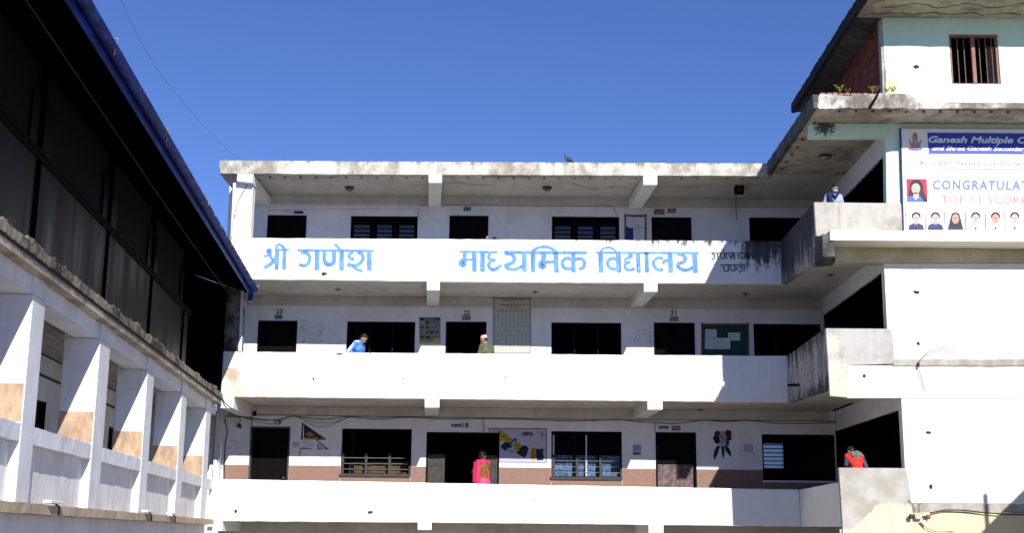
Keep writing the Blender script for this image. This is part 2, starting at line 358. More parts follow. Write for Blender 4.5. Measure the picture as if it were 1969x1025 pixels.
# room 18: double door with its weathered leaves folded out on the wall
h = doors[1][1]; fr = doorset(h, leaf=False, m2='wood_dark')
def leaf_panel(u0, u1, v0, v1, Y=YW-.05, m='wood_grey', par=fr):
    x0, x1 = at(u0, 880, Y).x, at(u1, 880, Y).x; z1 = zr(at(u0, v0, Y)); z0 = fl[1]+.01; t = .085
    mb = MB().box(x0, x0+t, Y-.02, Y+.02, z0, z1).box(x1-t, x1, Y-.02, Y+.02, z0, z1)
    zz = [z1-.10, z1-.30, z0]
    for z in zz: mb.box(x0+t, x1-t, Y-.018, Y+.018, z, z+.10)
    mb.box(x0+t, x1-t, Y-.004, Y+.008, z0+.1, z1-.1)
    return mb.build('leaf', M[m], par, bevel=.004)
leaf_panel(819.5, 855.5, 874, 931, YW+.03); leaf_panel(931, 959.5, 876, 931, YW+.03)
# closed door on the right, its sunlit lower and shaded upper part coloured as separate leaves
h = doors[1][2]; fr = MB().box(h[0], h[0]+.05, YW-.015, YW+.1, h[2], h[3]).box(h[1]-.05, h[1], YW-.015, YW+.1, h[2], h[3]).box(h[0]+.05, h[1]-.05, YW-.015, YW+.1, h[3]-.05, h[3]).build('door', M['blue_dark'], main)
MB().box(h[0]+.05, h[1]-.09, YW-.005, YW+.035, h[2], zr(at(1290, 894, YW))).build('leaf', simple('sunlit_plum_door_paint', (.15, .10, .10), .7, .5, 14, (1, 1, .6)), fr)
MB().box(h[0]+.05, h[1]-.09, YW-.002, YW+.035, zr(at(1290, 894, YW))+.003, h[3]-.052).build('leaf', M['wood_dark'], fr)
MB().tube([at(1267, 912, YW-.03), at(1273, 917, YW-.05), at(1269, 921, YW-.03)], .008).build('handle', M['silver'], fr)
MB().box(at(1329.5, 900).x+.9, at(1329.5, 900).x+.94, YW-.02, YW-.012, h[2], h[2]+.9).build('edge_strip', M['blue_dark'], fr)

def window(h, n, framem='blue_dark', depth=.06, setb=.05, hbar=None):
    x0, x1, z0, z1 = h; t = .05; y = YW+setb
    mb = MB().box(x0, x0+t, y, y+depth, z0, z1).box(x1-t, x1, y, y+depth, z0, z1).box(x0+t, x1-t, y, y+depth, z1-t, z1).box(x0+t, x1-t, y, y+depth, z0, z0+t)
    for k in range(1, n):
        x = x0+(x1-x0)*k/n; mb.box(x-t/2, x+t/2, y+.003, y+depth-.003, z0+t, z1-t)
    if hbar: mb.box(x0+t, x1-t, y+.006, y+depth-.006, hbar, hbar+t)
    return mb.build('window', M[framem], main)
# top storey: added slats under a dark fanlight, the sky's blue put into their colour
for i in (0, 1):
    h = wins[3][i]; zt = zr(at(740, 428, YW)); fr = window(h, 3, hbar=zt)
    wd = (h[1]-h[0])/3
    for k in range(3):
        for j in range(5):
            x0 = h[0]+wd*k+(.08 if k == 0 else .10); x1 = h[0]+wd*(k+1)-.10; z = zt-.03-j*.125
            q = MB(); q.hexa([Vector((x0, YW+.10, z-.1+ZC)), Vector((x1, YW+.10, z-.1+ZC)), Vector((x1, YW+.106, z-.1+ZC)), Vector((x0, YW+.106, z-.1+ZC)), Vector((x0, YW+.14, z+ZC)), Vector((x1, YW+.14, z+ZC)), Vector((x1, YW+.146, z+ZC)), Vector((x0, YW+.146, z+ZC))])
            q.build('pane', M['skytint'], fr)
window(wins[3][2], 3)
for i in range(3): window(wins[2][i], 3, setb=.09)
# lowest storey windows
def grille(h, fr, posts=3):
    x0, x1, z0, z1 = h; top = zr(at(720, 872, YW-.05)); Y = YW-.045
    for k in range(posts):
        x = x0+.0+(x1-x0)*k/3.0+.02; tp = top
        MB().box(x, x+.07, Y, Y+.04, z0+.042, tp).build('post', M['wood_grey'], fr)
    MB().box(x1-.05, x1-.01, Y, Y+.03, z0+.042, z0+.26).build('post', M['wood_grey'], fr)
    MB().box(x0-.02, x1, Y-.02, Y+.05, z0-.03, z0+.04).build('sill', M['wood_grey'], fr, bevel=.004)
    for z in (z0+.16, z0+.31, z0+.46):
        MB().tube([(x0+.09, Y+.052, z+ZC), (x1-.05-(.1 if z > z0+.4 else 0), Y+.052, z+ZC)], .008, 6).build('bar', M['silver'], fr)
h = wins[1][0]; fr = window(h, 1, 'wood_dark', setb=.08); grille(h, fr)
h = wins[1][1]; fr = window(h, 3, 'blue_dark', setb=.04); grille(h, fr)
for u in (1064.5, 1127.5):
    x = at(u, 880, YW).x; MB().box(x-.02, x+.02, YW+.02, YW+.035, h[2]+.06, zr(at(u, 837, YW))).build('frame_edge', M['framelight'], fr)
for k in range(3):
    x0 = h[0]+.07+(h[1]-h[0])*k/3; x1 = h[0]-.04+(h[1]-h[0])*(k+1)/3; mb = MB(); nn = 14
    for q in range(nn):
        a, b = x0+(x1-x0)*q/nn, x0+(x1-x0)*(q+1)/nn; ya, yb = YW+.16+.02*(q % 2), YW+.16+.02*((q+1) % 2)
        mb.flat([(a, ya, h[2]+.05+ZC), (b, yb, h[2]+.05+ZC), (b, yb, h[2]+.62+ZC), (a, ya, h[2]+.62+ZC)])
    mb.build('curtain', M['curtain'], fr)
    for j in range(9):
        z = h[2]+.7+j*.085; MB().box(x0, x1, YW+.12, YW+.128, z, z+.05).build('louvre', M['blue_dark'], fr)
h = wins[1][2]; window(h, 1, 'wood_dark', setb=.08)
# far window of the end room, seen through the opening
fw = MB().box(FX0-.04, FX0+.03, 39.7, 39.79, FZ0, FZ1).box(FX1-.03, FX1+.04, 39.7, 39.79, FZ0, FZ1).box(FX0+.03, FX1-.03, 39.7, 39.79, FZ1-.03, FZ1).box(FX0+.03, FX1-.03, 39.7, 39.79, FZ0, FZ0+.03).build('window', M['wood_dark'], main)
for j in range(6): MB().tube([(FX0, 39.68, FZ0+.12+j*.125+ZC), (FX1, 39.68, FZ0+.12+j*.125+ZC)], .016, 6).build('bar', M['wood_dark'], fw)
gp = NG('hazy_window_glass'); gp.done((.33, .40, .46), .5, spec=.4); gp.b.inputs['Transmission Weight'].default_value = .9
MB().box(FX0, FX1, 39.85, 39.86, FZ0, FZ1).build('pane', gp.m, fw)
# bundles of straw mats piled inside the left classroom window
mats = thing('mat_pile', 'rolled brown straw mats piled inside the window right of door 19', 'mats', (-4, YW+.5, ZC+1.0))
ms = simple('straw_weave', (.10, .065, .03), .9, .6, 30, (.6, 1, 3)); h = wins[1][0]
for k, (fx, ln, n) in enumerate(((.10, .22, 3), (.36, .32, 3), (.62, .13, 2), (.68, .26, 3))):
    for j in range(n):
        xc = h[0]+(h[1]-h[0])*fx+.0; z = h[2]+.07+j*.12+ZC
        MB().tube([(xc+ln*2*t/8*.9, YW+.30, z+.03*math.sin(math.pi*t/8)) for t in range(9)], [.055+.006*math.sin(q) for q in range(9)], 10).build('rolled_mat', ms, mats, smooth=True)
MB().box(h[0]+.02, h[1]-.02, YW+.2, YW+.5, h[2]-.35, h[2]+.012).build('bench', M['wood_dark'], mats)

# ------------------------------------------------------------------ lettering
def strokes(name, org, sc_, data, m, par, Y=31.996, label=None):
    mb = MB(); k = 0
    for wd, pts in data:
        px = []
        P = [(org[0]+x/sc_, org[1]+y/sc_) for x, y in pts]
        if len(P) > 2:                                        # smooth with Catmull-Rom
            Q = [P[0]]+P+[P[-1]]
            for i in range(1, len(Q)-2):
                for t in (0, .25, .5, .75):
                    px.append(tuple(.5*((2*Q[i][c])+(-Q[i-1][c]+Q[i+1][c])*t+(2*Q[i-1][c]-5*Q[i][c]+4*Q[i+1][c]-Q[i+2][c])*t*t+(-Q[i-1][c]+3*Q[i][c]-3*Q[i+1][c]+Q[i+2][c])*t**3) for c in (0, 1)))
            px.append(P[-1])
        else: px = P
        y = Y-.0012*(k % 9); k += 1
        mb.ribbon([at(u, v, y) for u, v in px], wd/sc_*.0146, (0, -1, 0), .002)
    o = mb.build(name, M[m], par)
    if label: o['label'] = label
    return o
def blob(x, y, r): return (r, [(x, y-r*.95+r*.45), (x, y+r*.5)])
def disc_strokes(x, y, r):                                    # a filled round blob from a tight ring
    return (r*1.05, [(x+r*.48*math.cos(a), y+r*.48*math.sin(a)) for a in [i*math.pi/4 for i in range(9)]])
A = [disc_strokes(225,190,46),(42,[(250,220),(245,270),(275,315),(310,345)]),(36,[(140,262),(190,262),(240,245)]),(55,[(150,455),(250,388),(320,320),(350,240)]),(60,[(355,160),(340,480)]),(58,[(470,180),(458,480)]),(30,[(310,165),(545,165)]),(34,[(338,155),(345,100),(385,82),(430,105),(478,165)]),
     (34,[(675,170),(1885,182)]),(50,[(725,212),(800,212),(850,250),(865,310),(840,380),(780,420),(698,395)]),(72,[(985,185),(978,490)]),(62,[(1100,185),(1100,330),(1120,380),(1175,402),(1228,380),(1247,330),(1250,185)]),(70,[(1368,185),(1370,490)]),(45,[(1262,72),(1350,168)]),
     (48,[(1545,195),(1495,235),(1500,300),(1570,312)]),(52,[(1630,200),(1700,250),(1703,320),(1640,390),(1570,418),(1458,392)]),(40,[(1540,410),(1620,475),(1700,498)]),(68,[(1808,185),(1805,495)])]
Bz = [(34,[(100,145),(660,150)]),(55,[(180,150),(178,250)]),disc_strokes(150,308,62),(30,[(195,260),(300,258)]),(62,[(320,150),(320,435)]),(62,[(438,150),(438,435)]),(44,[(560,160),(530,205),(550,255),(625,268)]),(46,[(575,272),(530,320),(545,375),(610,405),(710,338)]),
      (40,[(755,150),(1960,155)]),(55,[(765,165),(860,180),(902,240),(880,300),(790,342)]),(46,[(768,318),(800,385),(900,402),(1025,355)]),(62,[(1048,160),(1050,435)]),(62,[(1172,150),(1175,440)]),(40,[(1150,152),(1230,92),(1340,70),(1440,95),(1515,150)]),(65,[(1335,170),(1330,290)]),disc_strokes(1312,332,64),(38,[(1370,290),(1480,290)]),(62,[(1505,160),(1515,445)]),
      (60,[(1755,160),(1765,445)]),(50,[(1745,255),(1670,238),(1612,272),(1602,330),(1640,385),(1735,392)]),(48,[(1785,258),(1870,245),(1918,290),(1918,340),(1890,385),(1838,388)])]
Cz = [(38,[(140,188),(1915,192)]),(78,[(225,185),(230,530)]),(32,[(225,165),(280,112),(355,95),(430,120),(500,180)]),(54,[(500,300),(410,285),(348,340),(360,420),(420,465),(500,462)]),(78,[(525,195),(540,530)]),(70,[(740,195),(740,275)]),(42,[(730,270),(650,292),(652,345),(738,355)]),(46,[(668,365),(640,420),(690,480),(810,462)]),(68,[(868,190),(880,530)]),(68,[(1012,190),(1020,530)]),
      (52,[(1300,288),(1210,275),(1143,330),(1143,410),(1210,485),(1300,472)]),(54,[(1290,375),(1345,318),(1390,335)]),(76,[(1420,195),(1430,535)]),(58,[(1540,205),(1640,225),(1682,285),(1650,345),(1540,378)]),(56,[(1545,385),(1580,450),(1690,488),(1825,440)]),(76,[(1835,190),(1860,535)])]
Dz = [(25,[(250,243),(930,243)]),(32,[(275,262),(340,290),(360,350),(320,418),(265,390)]),(30,[(440,250),(450,425)]),(28,[(525,250),(532,365),(570,402),(618,380),(625,250)]),(30,[(675,250),(685,415)]),(26,[(588,160),(625,190)]),(28,[(740,270),(775,325),(815,330)]),(36,[(850,260),(840,330),(790,410)]),(36,[(900,250),(910,415)]),
      (25,[(970,243),(1410,243)]),(28,[(995,290),(1060,295),(1030,345),(1050,392),(1110,380)]),(28,[(1130,250),(1130,400)]),(28,[(1200,250),(1205,400)]),(25,[(1085,170),(1140,230)]),(28,[(1320,300),(1245,310),(1240,370),(1315,400)]),(28,[(1335,250),(1335,420)]),(28,[(1340,295),(1415,310),(1430,375),(1400,408)]),
      (25,[(515,580),(1220,580)]),(28,[(570,632),(622,650),(612,700),(640,745),(725,745)]),(30,[(735,590),(735,765)]),(28,[(795,590),(800,700),(840,738),(920,718)]),(32,[(920,590),(920,765)]),(26,[(1110,650),(1030,640),(970,660),(970,700),(1000,725)]),(22,[(1030,720),(1095,820)]),(28,[(1120,590),(1120,770)]),(28,[(1185,590),(1185,750)]),(28,[(1080,510),(1125,562)])]
strokes('painted_lettering', (490,460), 8.204, A, 'letter', p3, label='two blue painted Devanagari words at the left of the balcony')
strokes('painted_lettering', (870,465), 7.573, Bz, 'letter', p3, label='long blue painted Devanagari word in the middle of the balcony')
strokes('painted_lettering', (1130,465), 8.95, Cz, 'letter', p3, label='blue painted Devanagari word at the right of the balcony')
strokes('painted_lettering', (1350,470), 14.64, Dz, 'letter_black', p3, label='two small black painted lines of Devanagari')

# ================================================================== RIGHT WING
rw = thing('school_wing', 'four storey right wing with mint green and cream walls and bare cement balconies', 'building', (9, 30, 0))
def RB(*a, **k): return B(*a, parent=rw, **k)
def RP(*a, **k): return PP(*a, parent=rw, **k)
XE = 17.0
# slabs
RB('roof_slab', 6.40, XE, 26.55, 31.79, 9.27, 9.41, 'soffit', cut=.5, jag=.012)
RB('roof_slab', 6.40, XE, 31.80, 40, 9.275, 9.5, 'ceiling')
RP('roof_edge', [(1575,180),(1640,184),(1700,178),(1752,181),(1760,190),(1766,196),(1766,207.5),(1575,207)], 26.53, .2, 'kerb', cut=.12, jag=.03)
MB().hexa([Vector((6.30, 26.53, 9.26+ZC)), Vector((6.40, 26.53, 9.26+ZC)), Vector((6.40, 31.98, 9.26+ZC)), Vector((6.30, 31.98, 9.26+ZC)), Vector((6.30, 26.53, 9.57+ZC)), Vector((6.40, 26.53, 9.57+ZC)), Vector((6.40, 31.98, 9.6+ZC)), Vector((6.30, 31.98, 9.6+ZC))]).build('roof_edge', M['black_mould'], rw, cut=.3, jag=.02)
RP('roof_edge', [(1768,197),(2500,203),(2500,209),(1768,207.5)], 26.535, .1, 'kerb', cut=.25, jag=.012)
for zb, zt, x0 in ((6.41, 6.56, 6.60), (3.39, 3.54, 6.68), (.34, .49, 6.9)):
    RB('corridor_slab', x0, XE, YR+.13, 32.13, zb, zt, 'ceiling')
# corridor side parapets
def side(xf, xb, z0f, z1f, z0b, z1b, m):
    y0, y1 = YR+.02, 31.998; t = .12
    return MB().hexa([Vector(p) for p in ((xf, y0, z0f+ZC), (xf+t, y0, z0f+ZC), (xb+t, y1, z0b+ZC), (xb, y1, z0b+ZC), (xf, y0, z1f+ZC), (xf+t, y0, z1f+ZC), (xb+t, y1, z1b+ZC), (xb, y1, z1b+ZC))]).build('parapet', M[m], rw, bevel=.01)
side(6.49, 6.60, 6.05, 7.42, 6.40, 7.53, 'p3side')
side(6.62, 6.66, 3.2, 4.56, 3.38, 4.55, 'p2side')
side(6.80, 6.86, .28, 1.22, .32, 1.22, 'p1')
# front parapets
RP('parapet', [(1565.5,388.5),(1733,390.5),(1738,454),(1569,454)], YR-.06, .13, 'greypatch', bevel=.01)
RP('parapet', [(1588,631.5),(1712,632.5),(1717,645),(1720,700),(1632,703),(1630,765),(1596,762)], YR-.06, .13, 'p2front' if 'p2front' in M else 'greypatch', bevel=.008)
M['p1r'] = None
g = NG('cement_over_yellow_paint'); ax = g.axis(); n1 = g.noise(2.5); n2 = g.noise(9); stn = g.noise(1, (16, 16, .5), 7, .7)
cg = g.mix(g.mr(n1, .35, .7), (.34, .32, .28), (.46, .44, .41))
arch = g.math('ADD', g.mr(ax[0], 6.9, 7.7, 0, .55), g.math('MULTIPLY', g.math('SUBTRACT', stn, .5), .35))
fz = g.mr(g.math('SUBTRACT', g.math('ADD', arch, .24+ZC), ax[2]), -.02, .05)
cy = g.mix(g.math('MULTIPLY', g.mr(stn, .48, .62), .5), (.78, .68, .42), (.45, .38, .24))
M['p1r'] = g.done(g.mix(fz, cg, cy), .9, n2)
RP('parapet', [(1613,900),(1743,901),(1753,965),(1758,1090),(1625,1090)], YR-.06, .13, 'p1r', bevel=.01)
# front wall pieces
RP('wall', [(1703,237.5),(2500,240),(2500,470),(1706,470)], YR, .25, 'mint')
RP('wall', [(1700,506.5),(2500,506.5),(2500,704),(1709.5,704)], YR+.01, .25, 'cream')
RP('wall', [(1630,703.5),(2500,703.5),(2500,767),(1629,765.5)], YR-.045, .25, 'cream')
RP('wall', [(1733,767.2),(2500,767.2),(2500,972),(1744,968)], YR-.045, .25, 'cream')
RP('wall', [(1744,969),(2500,973),(2500,989),(1744,986)], YR-.055, .25, 'greypatch', cut=.2, jag=.015)
RP('wall', [(1744,986.5),(2500,989.5),(2500,1260),(1744,1260)], YR-.047, .25, 'yellow')
RP('string_course', [(1718,691),(2500,692),(2500,705),(1718,703.4)], YR-.075, .12, 'greypatch', cut=.25, jag=.012)
# lintels over the corridor mouths
RP('lintel', [(1558,236.5),(1703,237.5),(1703,262.5),(1556,262.5)], YR, .22, 'mint')
RP('lintel', [(1570,470),(1606,472),(1606,505),(1571,508)], YR-.02, .3, 'black_mould', cut=.2, jag=.01)
RP('lintel', [(1606,472),(2500,474),(2500,506),(1606,505)], YR-.015, .3, 'beige')
RB('ledge', 6.62, XE, 26.85, YR-.06, 6.36, 6.58, 'cream', cut=.4, jag=.01)
RB('ledge_bracket', 6.46, 6.72, 26.9, YR-.03, 6.0, 6.50, 'black_mould', cut=.15, jag=.02)
# corridor inner wall: pale beam over added near-black panels standing in for the shadowed wall
for z1, zb, x in ((9.265, 8.72, 8.28), (6.405, 5.98, 8.12), (3.385, 2.86, 8.36)):
    RB('beam', x, x+.22, YR+.24, 34.18, zb, z1, 'corridor')
    for k in range(4):
        y0 = YR+.3+k*1.62
        dr = MB().box(x+.05, x+.09, y0, y0+1.5, z1-2.7, zb-.002).build('shutter_or_shade_panel', M['shade_black'], rw)
        MB().box(x+.02, x+.05, y0+.7, y0+.78, z1-2.7, zb-.01).build('shade_strip', M['shade_black'], dr)
    RB('wall_end', x-.10, x+.04, YR+.02, YR+.235, z1-2.75, zb if z1 > 9 else z1-.03, 'greypatch')
# top storey
X0 = at(1700,100,YR).x
wx = [hole(1827,65,1921.5,161,YR)]
holed('wall', at(1700,100,YR).x, XE, 9.78, 11.83, YR, .23, wx, 'mint', rw)
RB('roof_slab', 7.60, XE, 26.45, 34.2, 11.835, 12.02, 'soffit', cut=.5, jag=.03)
RB('roof_edge', 7.50, 7.60, 26.45, 34.2, 11.78, 12.05, 'tar', cut=.22, jag=.022)
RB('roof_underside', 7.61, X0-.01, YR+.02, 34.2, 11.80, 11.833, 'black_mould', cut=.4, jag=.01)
RP('render_patch', [(1703,128),(1706,150),(1712,152),(1722,156),(1725,165),(1725,180),(1703,180)], YR-.02, .018, 'beige', cut=.1, jag=.006)
RP('corner_post', [(1692,36),(1698,36),(1704,182),(1698,182)], YR+.02, .2, 'greypatch')
# brick side wall of the top storey, real courses
bmk = MB(); random.seed(3)
X0 = at(1700,100,YR).x
for r in range(25):
    z = 9.5+r*.095
    for k in range(28):
        y = YR+.25+k*.245+(r % 2)*.12
        if 3.4 < k*.245 < 4.4 and r < 19: continue
        j = random.uniform(-.006, .006)
        bmk.box(X0+.0+j, X0+.1, y, y+.23, z, z+.08)
bo = bmk.build('brickwork', simple('red_brick', (.20, .05, .03), .9, .5, 7), rw); stuff(bo)
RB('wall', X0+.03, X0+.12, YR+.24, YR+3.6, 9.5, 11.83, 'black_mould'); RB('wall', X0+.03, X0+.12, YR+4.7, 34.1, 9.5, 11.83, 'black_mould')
RB('rear_wall', 7.9, X0, 33.9, 34.1, 9.5, 11.83, 'shade_black')
# loose bricks on the broken kerb
for k in range(10):
    a = at(1577+k*11.6, 183, 26.6); s_ = random.uniform(-.008, .012)
    MB().box(a.x, a.x+.115, 26.54+random.uniform(0, .02), 26.76, 9.54+s_, 9.605+s_).build('brick', M['redb'], rw, bevel=.008)
# barred window
h = wx[0]; t = .055; y = YR+.03
X0 = X0
fr = MB().box(h[0], h[0]+t, y, y+.08, h[2], h[3]).box(h[1]-t, h[1], y, y+.08, h[2], h[3]).box(h[0]+t, h[1]-t, y, y+.08, h[3]-t, h[3]).box(h[0]+t, h[1]-t, y, y+.08, h[2], h[2]+.03).build('window', M['frame_brown'], rw)
xm = at(1873,110,YR).x; MB().box(xm-.04, xm+.04, y-.012, y+.07, h[2]+.03, h[3]-t).build('mullion', M['frame_brown'], fr)
for u in (1844, 1856.5, 1886, 1898.5, 1910):
    x = at(u,110,YR).x; MB().tube([(x, y+.04, h[2]+ZC+.03), (x, y+.04, h[3]+ZC-t)], .013, 6).build('bar', M['rust'], fr)
MB().box(h[0]-.3, h[1]+.3, YR+1.6, YR+1.65, h[2]-.3, 11.8).build('room_backing', M['dark'], rw)
MB().box(X0+.13, XE, YR+.25, YR+1.6, 9.5, 9.55).build('room_floor', M['dark'], rw)
MB().box(X0+.13, XE, YR+.25, YR+1.6, 11.78, 11.83).build('room_ceiling', M['dark'], rw)
# upper flat roof behind the kerb
# small holes in the walls (putlog holes)
def spot(u, v, w_, h_, Y, par, m='ink', name='putlog_hole'):
    a = at(u, v, Y); s_ = .0113; rr = random.Random(int(u*7+v)); pts = []
    for k in range(9):
        q = k/9*2*math.pi; f_ = .7+.5*rr.random(); pts.append((a.x+math.cos(q)*w_*s_*.5*f_, Y-.004, a.z+math.sin(q)*h_*s_*.5*f_))
    mb = MB(); b = len(mb.v); mb.v = [Vector(p) for p in pts]+[Vector(p)+Vector((0, .003, 0)) for p in pts]; n = 9
    mb.f = [tuple(range(n)), tuple(range(2*n-1, n-1, -1))]+[(i, (i+1) % n, n+(i+1) % n, n+i) for i in range(n)]
    return mb.build(name, M[m], par)
for u, v, w_, h_ in ((1761,128,14,8),): spot(u, v, w_, h_, YR, rw)
for u, v, w_, h_ in ((1762,562,12,7),(1766,661,7,7),(1785,832,12,6),(1790,937,7,9)): spot(u, v, w_, h_, YR+.005 if v < 700 else YR-.048, rw)
spot(1662, 723, 6, 7, YR-.05, rw)
for u, v, w_, h_ in ((453,984,7,9),(712,986,12,8),(1026,961,3,3),(1011,1002,3,3),(812,938,3,2)): spot(u, v, w_, h_, YF-.002, p1)
for u, v, w_, h_ in ((603,729,5,6),(621,722,3,3),(776,728,5,3),(972,727,5,3),(1115,730,4,3),(653,681,14,5),(712,680,6,2)): spot(u, v, w_, h_, YF-.002, p2, 'rust' if w_ > 6 else 'ink')
spot(623, 526.5, 15, 8, YF-.002, p3)
spot(1530, 748, 1, 1, YF-.1, rw)
# dark drain pipe poking out of the streaked side parapet
MB().tube([(6.75, 30.6, 3.66+ZC), (6.36, 30.55, 3.64+ZC)], .035, 8).build('drain_pipe', M['ink'], rw)
# hooks of cut reinforcement under the roof edges
hk = MB()
for k in range(34):
    u = 490+k*29.3
    if 818 < u < 855 or 1232 < u < 1268: continue
    p = atz(u, 339.5+k*.07, 9.265); hk.box(p.x-.03, p.x+.03, p.y-.02, p.y+.02, 9.23, 9.262)
stuff(hk.build('reinforcement_stub', M['rust'], main))
hk = MB()
for k in range(14): hk.box(6.9+k*.37-.03, 6.9+k*.37+.03, 26.68, 26.72, 9.22, 9.258)
for k in range(7): hk.box(6.52, 6.58, 27.5+k*.62, 27.54+k*.62, 9.22, 9.258)
stuff(hk.build('reinforcement_stub', M['rust'], rw))
def crack(pts, z, par, wd=.02):
    MB().ribbon([atz(u, v, z-.004) for u, v in pts], wd, (0, 0, 1), .002).build('crack', M['rust'], par)
crack([(862,352),(880,350),(905,355),(950,356)], 9.27, main); crack([(1100,352),(1118,358),(1135,362),(1150,364)], 9.27, main, .03)
crack([(1170,361),(1185,358),(1200,361),(1222,364)], 9.27, main, .03); crack([(490,345),(560,344),(640,341),(700,345)], 9.27, main, .012)
crack([(1278,358),(1320,360),(1355,357)], 9.27, main, .02)

rr_ = random.Random(4)
for a_, b_ in ((492, 820), (856, 1234), (1268, 1470)):
    crack([(u, 338.5+(u-490)*.003+rr_.uniform(-.6, 1.6)) for u in range(a_, b_, 9)], 9.268, main, .022)
def crack_r(pts, z, par, wd): MB().ribbon([Vector((x, y+rr_.uniform(-.03, .03), z+ZC)) for x, y in pts], wd, (0, 0, 1), .002).build('crack', M['rust'], par)
crack_r([(6.6+k*.13, 26.64) for k in range(50)], 9.262, rw, .03)
crack_r([(7.9+k*.13, 26.9+.12*math.sin(k*.7)) for k in range(34)], 11.83, rw, .03); crack_r([(7.9+k*.13, 27.35+.05*math.sin(k)) for k in range(30)], 11.83, rw, .04)
# ceiling lamps (round) and stubs
def lamp(u, v, z, label, m='brass', r=.13):
    p = atz(u, v, z)
    t_ = thing('ceiling_lamp', label, 'lamp', p, 'round lamps on the balcony ceilings')
    MB().lathe(p-Vector((0, 0, .03)), [(r, .028), (r, 0), (r*.9, -.01)]).build('base', M['wood_grey'], t_)
    MB().lathe(p-Vector((0, 0, .11)), [(.02, 0), (r*.45, .008), (r*.75, .035), (r*.85, .068)]).build('glass', M[m], t_, smooth=True)
lamp(672, 360, 9.262, 'brown round ceiling lamp above the window over the first blue words')
lamp(1052, 360, 9.262, 'brown round ceiling lamp above the pigeon side middle of the top balcony')
lamp(1587, 299, 9.262, 'pale round ceiling lamp on the right wing top balcony above the masked student', 'silver', .15)
def hook(u, v, z, label):
    p = atz(u, v, z); t_ = thing('ceiling_hook', label, 'hook', p, 'fan hooks on the balcony ceilings')
    MB().tube([p, p-Vector((0, 0, .08))], .015).build('rod', M['ink'], t_); MB().tube([p+Vector((-.09, 0, -.04)), p+Vector((.09, 0, -.04))], .012).build('crossbar', M['ink'], t_)
hook(650, 554, 6.4, 'small dark ceiling hook above the open window of the blue jacket man')
hook(1029, 559, 6.4, 'small dark ceiling hook right of the cream timetable board')
hook(1434, 563, 6.4, 'small dark ceiling hook above the right edge of the green notice board')
hook(1597, 526, 6.4, 'small dark ceiling hook under the right wing second balcony ceiling')
hook(1347, 786, 3.38, 'small dark ceiling hook above the painted flower mural')
# loudspeaker
p = atz(1421, 362, 9.2); sp = thing('loudspeaker', 'small dark box loudspeaker hanging under the top ceiling with a dangling wire', 'loudspeaker', p)
MB().box(p.x-.12, p.x+.12, p.y-.08, p.y+.08, p.z-ZC-.16, p.z-ZC+.06).build('cabinet', M['wood_dark'], sp, bevel=.008)
MB().lathe(p+Vector((0, -.10, -.05)), [(.07, 0), (.075, .012), (.07, .02)], 'y').build('grille', M['ink'], sp)
MB().tube([p+Vector((0, 0, .06)), p+Vector((0, 0, .12))], .012).build('bracket', M['rust'], sp)
MB().tube([p+Vector((.12, 0, 0)), p+Vector((.28, 0, .0)), p+Vector((.33, 0, .02))], .012).build('arm', M['rust'], sp)
MB().tube([at(1420,372,33.9), at(1415,381,34), at(1416,424,34.15)], .008).build('cable', M['wire_grey'], sp)

# ================================================================== LEFT WING
lw = thing('left_wing', 'left school wing with white pillared arcade under dark sheet walls and a blue gutter', 'building', tuple(O+Vector((0, 0, 0))))
def LB(name, s0, s1, o0, o1, z0, z1, m, par=lw, **k): return MB().lbox(s0, s1, o0, o1, z0, z1).build(name, M[m], par, **k)
SS = -31.0
LB('ledge', SS, -.3, -.55, 0, 3.17, 3.30, 'soffit')
LB('ledge_seam', SS, -.3, -.6, .012, 3.262, 3.30, 'ink')
LB('ledge_cap', SS, -.3, -.62, .03, 3.302, 3.43, 'rubble', cut=.07, jag=.016)
rl = random.Random(12)
for k in range(26):
    s = -18.6+k*.72+rl.uniform(-.3, .3); a_ = rl.uniform(.12, .42); LB('rubble_lump', s, s+a_, -.22, -.0+rl.uniform(-.03, .02), 3.41, 3.44+rl.uniform(.0, .06), 'rubble', cut=.07, jag=.035)
for k, (u, v) in enumerate(((70, 482), (118, 515), (226, 603), (300, 655), (412, 745))):
    s, z = lx(u, v, 0); LB('rubble_lump', s-.3, s+.35, -.25, -.02, 3.40, 3.50, 'rubble', cut=.06, jag=.05)
PIL = [(-16.42, -15.85), (-12.75, -12.05), (-9.0, -8.36), (-5.26, -4.6), (-1.8, -1.05)]
PIL = [(-16.42-3.72*k, -15.8-3.72*k) for k in (3, 2, 1)]+PIL
for a, b in PIL:
    pl = LB('pillar', a, b, -.66, -.12, .352, 2.93, 'wall_left', bevel=.012)
    LB('pillar_head', a, b, -.66, -.12, 2.932, 3.168, 'wall_left')
    LB('painted_dado', a-.004, a-.0005, -.655, -.135, 1.33, 1.80, 'dado_l', pl)
for (a, b), (c_, d_) in zip(PIL, PIL[1:]+[(-.02, 0)]):
    LB('beam', b+.001, c_-.001, -.52, -.15, 2.93, 3.168, 'wall_left')
    LB('rail', b+.001, c_-.001, -.44, -.13, 1.09, 1.31, 'wall_left', cut=.25, jag=.01)
    LB('parapet_panel', b+.001, c_-.001, -.4, -.25, .352, 1.089, 'panel_left')
LB('beam', -1.04, 0.1, -.6, -.23, 2.93, 3.168, 'wall_left')
LB('floor_slab', SS, -.3, -1.9, -.01, .225, .35, 'orange_ledge', cut=.3, jag=.012)
LB('ground_beam', SS, -.35, -.6, -.22, -.12, .222, 'wall_left')
for a, b in PIL: LB('pillar', a, b, -.66, -.12, -2.6, -.122, 'wall_left')
zc = 3.12
M['boards'] = simple('greyish_ceiling_board_paint', (.42, .39, .35), .8, .25, 6)
for k in range(13):
    o1 = -.62-k*.098; LB('ceiling_board', SS, 1.9, o1-.088, o1, zc-.015*(k % 2), zc+.03, 'boards')
ob = -1.9
